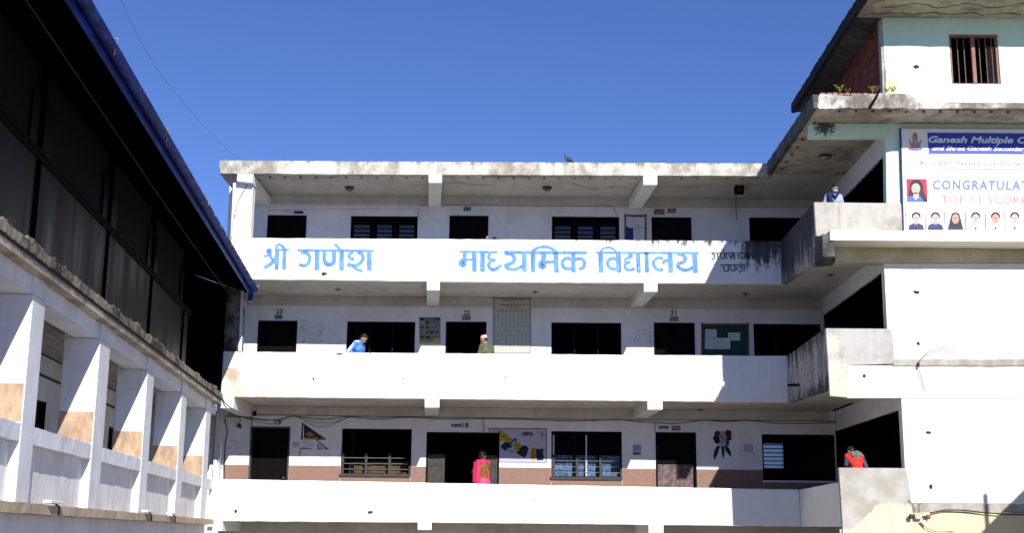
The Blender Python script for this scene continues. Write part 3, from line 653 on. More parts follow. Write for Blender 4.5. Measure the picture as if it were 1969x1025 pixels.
drs = []
for (u0, v0, u1, v1) in ((55, 780, 87, 780), (209, 830, 222, 830), (272, 850, 297, 850), (385, 800, 400, 800)):
    s0, s1 = lx(u0, v0, ob)[0], lx(u1, v1, ob)[0]; drs.append((s0, s1))
mbw = MB(); cur = SS
dz = 2.30
for s0, s1 in drs:
    mbw.lbox(cur, s0, ob-.2, ob, .352, 3.1); mbw.lbox(s0, s1, ob-.2, ob, dz, 3.1); cur = s1
mbw.lbox(cur, 2.0, ob-.2, ob, .352, 3.1); mbw.build('corridor_wall', M['wall_left'], lw)
LB('picture_rail', SS, 2.0, ob, ob+.03, 2.72, 2.76, 'wood_grey')
for s0, s1 in drs:
    q = LB('door', s0, s1, ob-.12, ob-.06, .352, dz, 'dark'); LB('frame', s0, s0+.06, ob-.05, ob+.02, .352, dz, 'wood_dark', q); LB('frame', s1-.06, s1, ob-.05, ob+.02, .352, dz, 'wood_dark', q)
s0, z0 = lx(70, 700, ob); LB('conduit', s0, s0+.03, ob, ob+.03, 2.0, 3.08, 'wood_dark')
LB('end_wall', -.05, .1, -3.5, -1.2, .3, 3.1, 'corridor')
# upper storey in dark sheet
ow = -.55
posts = [-30, -26.3, -22.6, -18.9, -15.25, -11.0, -7.12, -3.3]
for a, b in zip(posts, posts[1:]):
    pn = LB('wall_panel', a+.06, b-.06, ow-.05, ow, 3.30, 5.02, 'sheet')
    LB('trim', a+.09, a+.13, ow, ow+.012, 3.45, 4.98, 'shade_black', pn)
    LB('window', a+.06, b-.06, ow-.09, ow-.05, 5.16, 6.35, 'dark')
    LB('shutter_or_shade_panel', a+.08, a+.62, ow-.04, ow-.01, 5.17, 5.95, 'sheet'); LB('shutter_or_shade_panel', b-.42, b-.08, ow-.04, ow-.01, 5.17, 5.95, 'sheet')
LB('wall_panel', -3.24, -2.5, ow-.05, ow, 3.30, 5.02, 'sheet')
for p_ in posts+[-2.48]: LB('post', p_-.055, p_+.055, ow-.03, ow+.03, 3.30, 6.38, 'shade_black')
LB('rail', -30, -2.4, ow-.02, ow+.035, 5.02, 5.08, 'wood_dark'); LB('rail', -30, -2.4, ow-.02, ow+.035, 5.11, 5.155, 'wood_dark')
LB('inner_wall', -30, .2, -3.6, -3.5, 3.2, 7.12, 'shade_black'); LB('upper_floor', -30, 8, -3.5, -.63, 3.14, 3.3, 'shade_black')
MB().hexa([L(-.2,-3.5,3.31), L(-.05,-3.5,3.31), L(-.05,-.05,3.31), L(-.2,-.05,3.31), L(-.2,-3.5,7.385), L(-.05,-3.5,7.385), L(-.05,-.05,6.19), L(-.2,-.05,6.19)]).build('end_wall', M['shade_black'], lw); LB('wall_panel', -2.42, -.21, ow-.3, ow-.25, 3.3, 6.3, 'shade_black')  # added black wall and panel stand in for the shade of the gap
# roof: sheets, fascia, gutter
ze, oe, se = 6.0, .64, -.7
def sl(o): return ze+.02+(oe-o)*.33
q = MB().hexa([L(SS, -5, sl(-5)), L(se, -5, sl(-5)), L(se, oe, sl(oe)), L(SS, oe, sl(oe)), L(SS, -5, sl(-5)+.05), L(se, -5, sl(-5)+.05), L(se, oe, sl(oe)+.05), L(SS, oe, sl(oe)+.05)])
q.build('roof_sheet', M['shade_black'], lw)
q = MB().hexa([L(SS, -5, sl(-5)+.052), L(se+.15, -5, sl(-5)+.052), L(se+.15, oe+.02, sl(oe)+.052), L(SS, oe+.02, sl(oe)+.052), L(SS, -5, sl(-5)+.1), L(se+.15, -5, sl(-5)+.1), L(se+.15, oe+.02, sl(oe)+.1), L(SS, oe+.02, sl(oe)+.1)])
q.build('roof_sheet', M['blue_metal'], lw)
q = MB().hexa([L(se, -5, sl(-5)), L(.1, -5, sl(-5)), L(.1, .48, sl(.48)), L(se, .48, sl(.48)), L(se, -5, sl(-5)+.05), L(.1, -5, sl(-5)+.05), L(.1, .48, sl(.48)+.05), L(se, .48, sl(.48)+.05)])
q.build('roof_sheet', M['shade_black'], lw)
LB('fascia_board', SS, se+.02, oe-.02, oe+.0, ze-.13, ze+.03, 'blue_metal')
for k in range(16):
    s = -2.2-k*1.85
    MB().hexa([L(s-.03,oe-.04,sl(oe)-.07), L(s+.03,oe-.04,sl(oe)-.07), L(s+.03,-.5,sl(-.5)-.07), L(s-.03,-.5,sl(-.5)-.07), L(s-.03,oe-.04,sl(oe)-.002), L(s+.03,oe-.04,sl(oe)-.002), L(s+.03,-.5,sl(-.5)-.002), L(s-.03,-.5,sl(-.5)-.002)]).build('purlin', M['shade_black'], lw)
# half-round gutter
def gut(a, b):
    mb = MB(); ns = 8; c = oe+.085
    for o_, zz in [(c+.085*math.cos(math.pi+math.pi*i/ns), ze+.06+.085*math.sin(math.pi+math.pi*i/ns)) for i in range(ns+1)]:
        mb.v += [L(a, o_, zz), L(b, o_, zz)]
    for o_, zz in [(c+.076*math.cos(math.pi+math.pi*i/ns), ze+.06+.076*math.sin(math.pi+math.pi*i/ns)) for i in range(ns+1)]:
        mb.v += [L(a, o_, zz), L(b, o_, zz)]
    m_ = (ns+1)*2
    for i in range(ns):
        mb.f.append((2*i, 2*i+1, 2*i+3, 2*i+2)); mb.f.append((m_+2*i, m_+2*i+2, m_+2*i+3, m_+2*i+1))
    mb.f += [(0, m_, m_+1, 1), (2*ns, 2*ns+1, m_+2*ns+1, m_+2*ns)]
    return mb.build('gutter', M['gut'], lw)
M['gut'] = simple('weathered_blue_gutter', (.010, .035, .26), .6, .6, 5, (1, .5, 1), spec=.15)
e0 = SS
for e1 in (-24.4, -20.7, -17.0, -13.3, -9.6, -5.9, se+.12):
    gut(e0+.01, e1-.01)
    br = MB().tube([L(e1, oe+.0, ze+.15), L(e1, oe+.18, ze+.14)], .012, 6).tube([L(e1-.02, oe+.18, ze+.15), L(e1+.04, oe+.12, ze-.06)], .010, 6).build('bracket', M['silver'], lw); e0 = e1
for k in range(9): MB().tube([L(-2.4-k*.85, oe+.17, ze+.07), L(-2.4-k*.85, oe+.175, ze+.0)], .008, 5).build('bracket', M['silver'], lw)
LB('gutter_outlet', se-.12, se+.02, oe-.05, oe+.07, ze-.28, ze-.03, 'blue_metal')
# tube lamps lying on the low ledge
for k, (u, v) in enumerate(((94, 962), (278, 985), (325, 991))):
    s, z = lx(u, v, -.05); lab = ('white strip lamp lying on the orange ledge under the first panel', 'white strip lamp on the orange ledge, middle of three', 'white strip lamp on the orange ledge nearest the corner')[k]
    tl = thing('strip_lamp', lab, 'lamp', L(s, -.05, .37), 'strip lamps on the orange ledge')
    LB('casing', s-.25, s+.35, -.06, .05, .37, .41, 'white', tl, bevel=.006)
    MB().tube([L(s+.1, .0, .38), L(s+.2, .04, .33), L(s+.24, .03, .22)], .012).build('cable', M['wood_dark'], tl)

# ================================================================== WALL PAINTINGS (part of the corridor wall)
def flats(name, polys, m, par, Y, label=None, d=.003):
    if len(polys) > 1 and name in ('province', 'petal', 'map_border'):
        for q_ in polys: flats(name, [q_], m, par, Y, label, d)
        return
    mb = MB()
    for pts in polys: mb.poly(pts, Y, d)
    o = mb.build(name, M[m], par)
    if label: o['label'] = label
    return o
def crop(org, s): return lambda pts: [(org[0]+x/s, org[1]+y/s) for x, y in pts]
cf = crop((560, 800), 11.39)
fl_ = flats('flag_painting', [cf([(240,115),(262,180),(250,525),(210,525),(228,250)]), cf([(262,165),(780,525),(530,530),(545,512),(705,512),(262,205)]), cf([(530,533),(560,533),(825,735),(705,735),(715,718),(760,718)]), cf([(200,700),(240,705),(460,712),(460,728),(212,728),(190,885),(175,885)]), cf([(560,718),(680,718),(680,738),(560,738)])], 'ink', main, YW-.006, 'painted double-pennon flag on the wall right of door 19')
flats('crimson_field', [cf([(280,190),(690,508),(275,520)])], 'crimson', fl_, YW-.0045)
flats('emblem', [cf([(350,390),(385,355),(430,355),(460,395),(500,415),(470,450),(370,455),(300,405)])], 'posterbg', fl_, YW-.0075)
flats('emblem', [cf([(280,470),(400,485),(560,470),(600,500),(280,515)])], 'ochre', fl_, YW-.0075)
flats('emblem', [cf([(560,600),(720,700),(560,705)])], 'bluegrey', fl_, YW-.0045)
cm = crop((930, 815), 12.06)
mp = flats('map_painting', [cm([(110,110),(1460,118),(1455,912),(360,900),(360,205),(110,205)])], 'lav', main, YW-.005, 'painted wall map with yellow and blue-green provinces between door 18 and the barred window')
mp2 = [cm([(100,105),(1465,112),(1465,128),(100,120)]), cm([(1445,112),(1465,112),(1460,915),(1442,915)]), cm([(340,893),(1460,905),(1460,915),(340,903)])]
flats('map_border', mp2, 'ink', mp, YW-.0075)
flats('province', [cm([(340,160),(455,165),(470,220),(600,290),(670,380),(600,440),(480,400),(380,400),(365,260)]), cm([(770,430),(850,480),(900,490),(870,570),(800,620),(700,600),(690,500)]), cm([(1130,540),(1200,590),(1215,700),(1205,840),(1150,860),(1090,800),(1090,690)])], 'ochre', mp, YW-.0085)
flats('province', [cm([(500,420),(620,450),(700,350),(760,345),(770,420),(690,450),(650,560),(560,570),(520,640),(430,590),(390,530)]), cm([(890,520),(995,510),(1045,580),(1010,700),(950,800),(840,740),(720,650),(820,620)]), cm([(1200,595),(1390,585),(1375,700),(1400,780),(1380,850),(1240,855),(1215,760)])], 'seagreen', mp, YW-.009)
flats('province', [cm([(610,530),(690,420),(740,370),(720,430),(640,520)]), cm([(560,590),(690,610),(800,640),(690,690),(560,680)])], 'bluegrey', mp, YW-.0105)
flats('compass_mark', [cm([(1350,190),(1366,190),(1366,330),(1350,330)]), cm([(1290,238),(1420,238),(1420,250),(1290,250)])], 'ink', mp, YW-.008)
cfl = crop((1350, 810), 7.29)
def petal(cx_, cy_, r, n=10, k=1.0): return [(cx_+r*math.cos(2*math.pi*i/n)*(1+.15*(i % 2)), cy_+r*k*math.sin(2*math.pi*i/n)*(1+.15*(i % 2))) for i in range(n)]
fm = flats('flower_painting', [cfl([(250,335),(200,360),(165,440),(160,500),(172,550),(215,470),(245,380)]), cfl([(262,345),(280,480),(295,545),(312,470),(318,350)]), cfl([(320,340),(330,420),(370,470),(412,512),(400,420),(360,355)])], 'ink', main, YW-.005, 'painted flower with three long black leaves right of the plum door')
flats('petal', [cfl(petal(215,180,42)), cfl(petal(365,175,48)), cfl(petal(375,240,36))], 'crimson', fm, YW-.008)
flats('petal', [cfl(petal(200,240,45)), cfl(petal(215,285,38)), cfl(petal(345,310,36))], 'seagreen', fm, YW-.0115)
flats('petal', [cfl(petal(290,170,34)), cfl(petal(290,230,40)), cfl(petal(290,310,48))], 'bluegrey', fm, YW-.0145)
flats('petal', [cfl(petal(275,235,24)), cfl(petal(320,265,20)), cfl(petal(250,200,18))], 'posterbg', fm, YW-.0175)
def scribble(name, u0, v0, u1, v1, n, m, label, seed, wd=.01, step=.35):
    rr = random.Random(seed); mb = MB()
    for k in range(n):
        u, v = rr.uniform(u0, u1), rr.uniform(v0, v1); pts = []
        for j in range(6):
            pts.append(at(u, v, YW-.0035-.0006*(k % 5))); u += rr.uniform(-3, 3.5); v += rr.uniform(-2.2, 2.2)
        mb.ribbon(pts, wd, (0, -1, 0), .0015)
    o = mb.build(name, M[m], main); o['label'] = label
scribble('faded_writing', 578, 618, 618, 664, 34, 'bluegrey', 'faint faded writing on the wall right of door 23', 1)
scribble('faded_writing', 1214, 636, 1254, 662, 16, 'bluegrey', 'faint blue doodles left of door 21', 2)
scribble('faded_writing', 440, 848, 462, 876, 9, 'seagreen', 'small green smudges at the left end of the lowest corridor', 3, .006)
scribble('faded_writing', 1745, 526, 1768, 540, 7, 'bluegrey', 'torn paper traces high on the cream wall', 8) if False else None
scribble('faded_writing', 1418, 858, 1450, 878, 12, 'bluegrey', 'pale stains round a small notice beside the painted flower', 4)

# ================================================================== TEXT, SIGNS, BOARDS
def text(name, s, u, v, wpx, hpx, Y, m, par, shear=0, bold=0, track=1.0, align='CENTER'):
    """flat lettering; (u, v) centre, fitted to wpx x hpx pixels of the place it stands on"""
    cu = bpy.data.curves.new('t', 'FONT'); cu.body = s; cu.shear = shear; cu.offset = bold; cu.space_character = track; cu.resolution_u = 3; cu.extrude = .001
    o = bpy.data.objects.new('t', cu); C.objects.link(o); bpy.context.view_layer.update()
    me = bpy.data.meshes.new_from_object(o.evaluated_get(bpy.context.evaluated_depsgraph_get()))
    bpy.data.objects.remove(o)
    xs = [q.co.x for q in me.vertices]; ys = [q.co.y for q in me.vertices]
    c = at(u, v, Y); k = (at(u+1, v, Y)-c).length; sx = wpx*k/(max(xs)-min(xs)); sy = hpx*k/(max(ys)-min(ys)); mx, my = (max(xs)+min(xs))/2, (max(ys)+min(ys))/2
    for q in me.vertices: q.co = Vector((c.x+(q.co.x-mx)*sx, Y+(-.0008 if q.co.z > 0 else .0008), c.z+(q.co.y-my)*sy))
    me.materials.clear(); return link(name, me, M[m], par)
for s_, u, v, w_ in (('23', 537, 599, 11), ('22', 898, 601.5, 11), ('21', 1295, 601.5, 11), ('19', 534.5, 813.5, 11), ('18', 895, 818.5, 11)):
    text('room_number', s_, u, v, w_+1, 9.5, YW-.005, 'ink', main, bold=.025)['label'] = 'painted room number %s' % s_
def plate(u0, v0, u1, v1, m, label, words=None, wm='paper', cat='sign', Y=YW-.012, group='small plates over the classroom doors', uneven=0):
    c = at((u0+u1)/2, (v0+v1)/2, Y)
    t_ = thing('door_plate', label, cat, c, group)
    MB().poly([(u0, v0), (u1, v0+uneven), (u1, v1+uneven), (u0, v1)], Y, .01).build('plate', M[m], t_)
    if words: text('lettering', words, (u0+u1)/2, (v0+v1)/2, (u1-u0)*.72, (v1-v0)*.5, Y-.003, wm, t_)
    return t_
plate(891, 397.5, 905.5, 405.5, 'teal', 'green plate over the middle door of the top balcony')
plate(565, 405.5, 583, 410.5, 'navy', 'thin dark plate over the leftmost top balcony door')
plate(543, 404.5, 564, 408, 'paper', 'thin pale plate beside the dark one over the leftmost top door')
plate(1284, 401, 1299.5, 409, 'wood_red', 'dark red plate over the right door of the top balcony', 'A', 'paper')
plate(528, 605.5, 543, 613.5, 'teal', 'green plate under the number 23')
plate(889, 607.5, 904.5, 615.5, 'brown_plate', 'brown plate under the number 22', 'X A', 'paper')
plate(1288, 609, 1304, 617.5, 'brown_plate', 'orange brown plate under the number 21', 'IX A', 'paper')
plate(890.5, 794.5, 906.5, 802.5, 'brown_plate', 'brown plate high over door 18', 'VIII', 'paper')
plate(868, 816, 887, 821.5, 'navy', 'navy plate left of the number 18', 'Room', 'paper')
plate(1266, 820, 1285.5, 825, 'navy', 'navy plate over the plum door', 'Room', 'paper')
plate(1291.5, 820, 1308.5, 828.5, 'brown_plate', 'brown plate over the plum door, right of the navy one', 'VII', 'paper', uneven=-.5)
# arched sticker
ar = thing('arched_sticker', 'white sticker with a dark arch left of the dark red plate', 'sticker', at(1267, 408, YW-.01))
ca = crop((1190, 390), 12.81)
MB().poly(ca([(865,150),(1125,150),(1125,290),(865,290)]), YW-.008, .005).build('paper', M['posterbg'], ar)
MB().ribbon([at(*q, YW-.0105) for q in ca([(880,262),(905,215),(950,180),(1000,170),(1050,185),(1090,220),(1110,262)])], .022, (0, -1, 0), .002).build('arch', M['navy'], ar)
MB().ribbon([at(*q, YW-.0105) for q in ca([(940,245),(1000,232),(1060,240)])], .014, (0, -1, 0), .002).build('word', M['navy'], ar)

def board(name, label, cat, u0, v0, u1, v1, m, frame, papers=(), Y=YW-.03, legs=0):
    t_ = thing(name, label, cat, at((u0+u1)/2, (v0+v1)/2, Y))
    MB().poly([(u0, v0), (u1, v0), (u1-.5, v1), (u0, v1)], Y, .025).build('panel', M[m], t_)
    if frame:
        w_ = frame[1]
        MB().poly([(u0-w_, v0-w_), (u1+w_, v0-w_), (u1+w_, v0), (u0-w_, v0)], Y-.012, .035).build('frame', M[frame[0]], t_)
        MB().poly([(u0-w_, v0-w_-2), (u0, v0-w_-2), (u0, v1), (u0-w_, v1)], Y-.014, .035).build('frame', M[frame[0]], t_)
        MB().poly([(u1, v0-w_-2), (u1+w_, v0-w_-2), (u1+w_, v1), (u1, v1)], Y-.014, .035).build('frame', M[frame[0]], t_)
    for i, (a, b, c_, d_, pm) in enumerate(papers):
        pp = MB().poly([(a, b), (c_, b), (c_, d_), (a, d_)], Y-.004-.002*i, .0015).build('notice', M[pm], t_)
        if pm == 'paper':
            lm = MB()
            for k in range(int((d_-b)/3)-1):
                rr = random.Random(k+int(a)); lm.poly([(a+2, b+3+k*3), (a+2+(c_-a-4)*rr.uniform(.6, 1), b+3+k*3), (a+2+(c_-a-4)*.6, b+3.7+k*3), (a+2, b+3.7+k*3)], Y-.006-.002*i, .0008)
            if lm.v: lm.build('lines', M['bluegrey'], pp)
    return t_
board('notice_board', 'red framed notice board with two papers on the top balcony', 'notice board', 1204, 416, 1240, 470, 'navy', ('wood_red', 3), [(1203.5,416,1211,436,'paper'), (1209,417,1240,438,'paper'), (1218,439,1239.5,470,'paper')])
board('notice_board', 'green felt notice board with white papers beside door 21', 'notice board', 1352, 626, 1436.5, 692, 'boardgreen', ('wood_red', 3.5), [(1356,633.5,1378,649,'paper'), (1400,640,1423,655,'paper'), (1355.5,650,1372.5,671.5,'paper'), (1373,650,1404,671.5,'paper')])
ps = board('poster', 'faded photo poster with a yellow foot between the open window and door 22', 'poster', 806.5, 610.5, 847, 661, 'posterbg', None)
rr = random.Random(5)
for k in range(16):
    u = 809+(k % 4)*9.3+rr.uniform(-1, 1); v = 618+(k//4)*9.5; MB().poly([(u, v), (u+6.5, v), (u+6.5, v+4.2), (u, v+4.2)], YW-.034, .002).build('photo', M[rr.choice(['ink', 'tableink', 'bluegrey', 'wood_red'])], ps)
MB().poly([(806.5, 657), (846, 657), (846, 661), (806.5, 661)], YW-.033, .002).build('yellow_band', M['yellowp'], ps); MB().poly([(835, 651), (845, 651), (845, 657), (835, 657)], YW-.033, .002).build('yellow_band', M['yellowp'], ps)
MB().poly([(807, 611), (847, 611), (847, 616), (807, 616)], YW-.033, .002).build('heading', M['crimson'], ps); text('heading_word', 'SCHOOL', 826, 613.6, 22, 2.6, YW-.036, 'paper', ps)
tb = board('timetable_board', 'tall cream board with red headings and two timetables right of door 22', 'board', 950.5, 574.5, 1019, 679, 'boardcream', ('wood_grey', .9))
ct = crop((940, 560), 7.885); rr = random.Random(9)
mr_ = MB()
for (x0, x1, y) in ((205, 555, 140), (340, 400, 174), (165, 585, 208)):
    x = x0
    while x < x1:
        w_ = rr.uniform(10, 26); MB().poly(ct([(x, y-9), (x+w_, y-9), (x+w_, y+8), (x, y+8)]), YW-.033, .001).build('red_heading', M['redink'], tb); x += w_+rr.choice((5, 5, 18))
mt = MB()
for (x0, x1, y) in ((245, 485, 238), (315, 415, 256), (245, 465, 604)):
    x = x0
    while x < x1:
        w_ = rr.uniform(8, 20); mt.poly(ct([(x, y-5), (x+w_, y-5), (x+w_, y+4), (x, y+4)]), YW-.033, .001); x += w_+5
for (y0, y1, st_, row) in ((285, 565, 15, 0), (640, 850, 19, 1)):
    y = y0
    while y < y1:
        for c_ in range(8):
            x = 145+c_*60; w_ = rr.uniform(12, 30) if (y > y0+20) else rr.uniform(40, 54)
            if rr.random() < .82: mt.poly(ct([(x-w_/2, y-3), (x+w_/2, y-3), (x+w_/2, y+3), (x-w_/2, y+3)]), YW-.033, .001)
        y += st_
mt.build('timetable_print', M['tableink'], tb)
# sheets of paper stuck on walls
for lab, r_ in (('white paper stuck over the painted flag', (581,847,603,861)), ('pale blurred paper left of the painted flag', (562,850,576,861)), ('small lavender notice beside the painted flower', (1431,855,1448,869))):
    t_ = thing('paper_sheet', lab, 'paper', at((r_[0]+r_[2])/2, (r_[1]+r_[3])/2, YW-.01)); MB().poly([(r_[0], r_[1]), (r_[2], r_[1]+.4), (r_[2]-.3, r_[3]), (r_[0]+.2, r_[3])], YW-.0125, .003).build('sheet', M['lav' if 'lav' in lab or 'blur' in lab else 'paper'], t_)
t_ = thing('meter_box', 'small grey framed calendar between the barred window and the plum door', 'calendar', at(1225, 866, YW-.02))
MB().poly([(1217.5,856.5),(1232.5,856.5),(1232,875),(1217,875)], YW-.02, .015).build('back', M['posterbg'], t_); MB().poly([(1219,858),(1231,858),(1231,871),(1219,871)], YW-.024, .003).build('sheet', M['bluegrey'], t_)
MB().poly([(1218,872),(1228,872),(1228,875),(1218,875)], YW-.025, .004).build('clip', M['ink'], t_)
text('map_title', 'NEPAL', 1015, 835, 22, 7, YW-.012, 'ink', mp, bold=.045)

# ================================================================== BANNER
bn = thing('banner', 'large white and blue college congratulation banner with student portraits on the right wing', 'banner', at(1850, 350, YR-.1))
YB = YR-.075
MB().poly([(1733,247),(2230,250),(2230,452),(1739,452)], YB, .02).build('vinyl', M['banner'], bn)
MB().poly([(1730.5,246),(1733,246),(1739,454),(1736.5,454)], YB-.01, .04).build('frame', M['navy'], bn)
MB().poly([(1731,244.5),(2230,247.5),(2230,250),(1731,247)], YB-.01, .04).build('frame', M['silver'], bn)
MB().poly([(1736,323.5),(2230,326),(2230,327.2),(1736,324.7)], YB-.004, .002).build('seam', M['tableink'], bn)
MB().poly([(1783,254.5),(2225,257.5),(2225,298),(1786,295.5)], YB-.003, .002).build('blue_strip', M['bannerblue'], bn)
text('lettering', 'Ganesh Multiple Campus', 1912, 270.5, 253, 17.5, YB-.006, 'banner', bn, shear=.28, bold=.03)
text('lettering', 'and Shree Ganesh Secondary School', 1908, 286.5, 231, 12, YB-.006, 'banner', bn, shear=.28, bold=.02)
text('lettering', '4yrs BBS Passed out Students', 1876, 315, 216, 12, YB-.004, 'banner_lb', bn, shear=.3, track=1.25, bold=.01)
text('lettering', 'CONGRATULATIONS', 1915, 356, 243, 19, YB-.004, 'banner_lb', bn, shear=.12, track=1.25, bold=.03)
text('lettering', 'TOP 11 SCORERS', 1905, 384, 190, 16, YB-.004, 'paleprint', bn, track=1.2, bold=.006)
cb = crop((1700, 230), 4.457)
def fp(name, pts, m, k, par=bn): return MB().poly(cb(pts), YB-.003-.0012*k, .001).build(name, M[m], par)
M['pskin'] = flatm('printed_skin', (.50, .29, .23)); M['pskin2'] = flatm('printed_pale_skin', (.58, .40, .36)); M['pred'] = flatm('printed_red', (.50, .04, .07)); M['pblue'] = flatm('printed_blue', (.10, .16, .50)); M['pdark'] = flatm('printed_dark_suit', (.05, .055, .10)); M['phair'] = flatm('printed_hair', (.05, .035, .05))
def ell(cx_, cy_, rx, ry, n=18): return [(cx_+rx*math.cos(2*math.pi*i/n), cy_+ry*math.sin(2*math.pi*i/n)) for i in range(n)]
# seated emblem figure
em = fp('emblem', ell(268, 250, 58, 14), 'pred', 1); em['label'] = 'small printed seated deity emblem'
fp('emblem_robe', [(225,245),(232,205),(250,180),(285,180),(305,205),(315,245),(268,262)], 'pskin', 2, em); fp('emblem_head', ell(265, 160, 24, 28), 'pskin', 3, em); fp('emblem_crown', [(244,145),(250,118),(265,106),(280,118),(288,145)], 'ochre', 4, em)
fp('emblem_trunk', [(258,165),(272,165),(276,215),(262,218)], 'pskin2', 5, em); fp('emblem_arm', [(210,175),(222,170),(240,215),(226,222)], 'pskin', 3, em); fp('emblem_arm', [(325,175),(312,170),(294,215),(308,222)], 'pskin', 3, em)
fp('emblem_cloth', [(235,235),(300,235),(290,258),(245,258)], 'pblue', 6, em)
pt = fp('portrait', [(190,507),(365,507),(373,706),(197,706)], 'pred', 1); pt['label'] = 'portrait print with red ground and blue top'
fp('hair', [(225,540),(250,514),(300,514),(330,545),(340,620),(372,690),(372,704),(215,704),(210,640)], 'phair', 2, pt); fp('shirt', [(200,660),(245,650),(310,655),(345,705),(200,705)], 'pblue', 3, pt); fp('face', ell(272, 590, 38, 46), 'pskin2', 4, pt); fp('neck', [(255,625),(295,625),(300,665),(270,690),(250,665)], 'pskin2', 4, pt)
for k, (x, hair, suit, fc, long_) in enumerate(((275, 'phair', 'pdark', 'pskin2', 0), (440, 'phair', 'pdark', 'pskin2', 0), (612, 'phair', 'pdark', 'pskin', 1), (785, 'phair', 'banner', 'pskin2', 0), (955, 'phair', 'banner', 'pskin', 0), (1120, 'phair', 'banner', 'pskin2', 0), (1290, 'phair', 'pdark', 'pskin2', 1), (1460, 'phair', 'pdark', 'pskin', 0))):
    pt = fp('portrait', [(x-72,795),(x+72,797),(x+72,948),(x-72,946)], 'banner', 1)
    fp('shoulders', [(x-68,946),(x-60,905),(x-25,888),(x+25,888),(x+60,905),(x+68,946)], suit, 2, pt); fp('collar', [(x-20,888),(x+20,888),(x,925)], 'banner_lb' if suit == 'pdark' else 'banner', 3, pt); fp('tie', [(x-5,900),(x+5,900),(x+8,945),(x-6,945)] if suit == 'pdark' else [(x-14,922),(x+14,922),(x,948)], 'pdark', 4, pt)
    if long_: fp('hair', [(x-45,850),(x-30,800),(x,794),(x+32,802),(x+48,860),(x+62,925),(x-62,925)], hair, 5, pt)
    else: fp('hair', ell(x, 828, 40, 38), hair, 5, pt)
    fp('face', ell(x, 850, 31, 42), fc, 6, pt); fp('eyes', [(x-17,842),(x+17,842),(x+17,846),(x-17,846)], 'phair', 7, pt); fp('mouth', [(x-9,868),(x+9,868),(x+7,872),(x-7,872)], 'pred', 7, pt)
for x in (186, 352, 520, 697, 868, 1035, 1205, 1375): MB().poly(cb([(x-5,795),(x+4,795),(x+8,948),(x-1,948)]), YB-.006, .001).build('divider', M['banner_lb'], bn)

# ================================================================== CABLES
def cable(pts, r, label, m='wire', cat='cable', group=None, sm=True):
    P = [Vector(p) for p in pts]; Q = []
    if sm and len(P) > 2:
        W = [P[0]]+P+[P[-1]]
        for i in range(1, len(W)-2):
            for t in (0, .2, .4, .6, .8): Q.append(.5*((2*W[i])+(-W[i-1]+W[i+1])*t+(2*W[i-1]-5*W[i]+4*W[i+1]-W[i+2])*t*t+(-W[i-1]+3*W[i]-3*W[i+1]+W[i+2])*t**3))
        Q.append(P[-1])
    else: Q = P
    return tag(MB().tube(Q, r*.75, 6).build('cable', M[m]), label, cat, group)
def px(pts, Y): return [at(u, v, Y) for u, v in pts]
cable(px([(804,415),(806,395),(900,394.5),(1000,395.5),(1178,396.5),(1187,415)], YW-.02), .010, 'thin cable looping over the middle door between the two slatted windows', 'wire_grey', sm=False)
cable(px([(514,404),(640,402),(804,400)], YW-.02), .004, 'thin pale cable left of the slatted window on the top balcony', 'wire_grey')
YC = YW-.05
cable(px([(436,799),(520,798),(700,801),(860,803),(1000,805),(1180,808),(1400,809),(1530,810),(1617,811)], YC), .010, 'long straight cable under the lowest corridor ceiling', 'wire_grey')
cable(px([(432,801),(470,803),(530,809),(562,801),(620,807),(668,802),(720,806),(790,803),(850,806),(930,806),(1000,807),(1100,810),(1185,808),(1240,812),(1300,815),(1350,809),(1400,811),(1440,809),(1490,814),(1560,815),(1617,812)], YC-.03), .014, 'thick sagging cable bundle along the lowest corridor')
cable(px([(458,800),(500,813),(530,815),(565,801),(600,818),(625,821),(650,812),(672,802)], YC-.05), .008, 'cable sagging deepest above the painted flag', 'wire_grey')
cable(px([(465,803),(505,809),(540,806),(566,801),(605,812),(640,813),(670,802)], YC-.06), .008, 'cable sagging just under the bundle above the painted flag', 'wire_grey')
cable(px([(928,806),(930,812),(930,831)], YC), .012, 'short cable dropping to the top of door 18', 'wire_grey', sm=False)
cable(px([(1259,815),(1260,832)], YC), .010, 'short cable dropping to the plum door', 'wire_grey', sm=False)
cable(px([(483,797),(484,815),(482,838)], YC), .015, 'cable dropping to the left jamb of door 19')
cable(px([(432,806),(437,830),(434,850),(432,880),(431,925)], YW-.03), .018, 'dark cable down the cracked wall joint at the far left end of the lowest corridor')
cable(px([(458,801),(463,808),(458,815),(452,820)], YC), .010, 'short cable curling over the junction box')
jb = thing('junction_box', 'small tilted junction box on the wall left of door 19', 'box', at(461, 819, YW-.05)); MB().poly([(457,814),(464,817),(463,824),(456,822)], YW-.06, .05).build('box', M['wood_grey'], jb)
jb = thing('junction_box', 'small dark junction box on the ceiling edge above door 19', 'box', at(489, 796, YW-.08)); MB().poly([(486,791),(492,791.5),(492,800),(487,800)], YW-.1, .09).build('box', M['wood_dark'], jb)
cable(px([(486,342),(470,364),(458,388),(448,425),(446,455)], 31.95), .009, 'cable curving down the top left column')
cable(px([(485,345),(480,392),(460,402),(450,418)], 31.96), .006, 'thinner cable beside the curving one on the top left column', 'wire_grey')
cable([at(427,762,31.9), at(430,772,31.9), at(440,782,31.85), at(449,788,31.9)], .02, 'thick black cable over the white beam end at the corner of the left wing')
cable(px([(1778,753),(1771,725),(1766,706),(1767,697),(1775,686),(1790,675),(1808,669.5),(1822,670),(1838,674.5)], YR-.085), .009, 'stiff wire curling out of the cement band on the right wing')
cable(px([(1766,697),(1766,706)], YR-.12), .03, 'knot of the stiff wire on the cement band', 'wire')
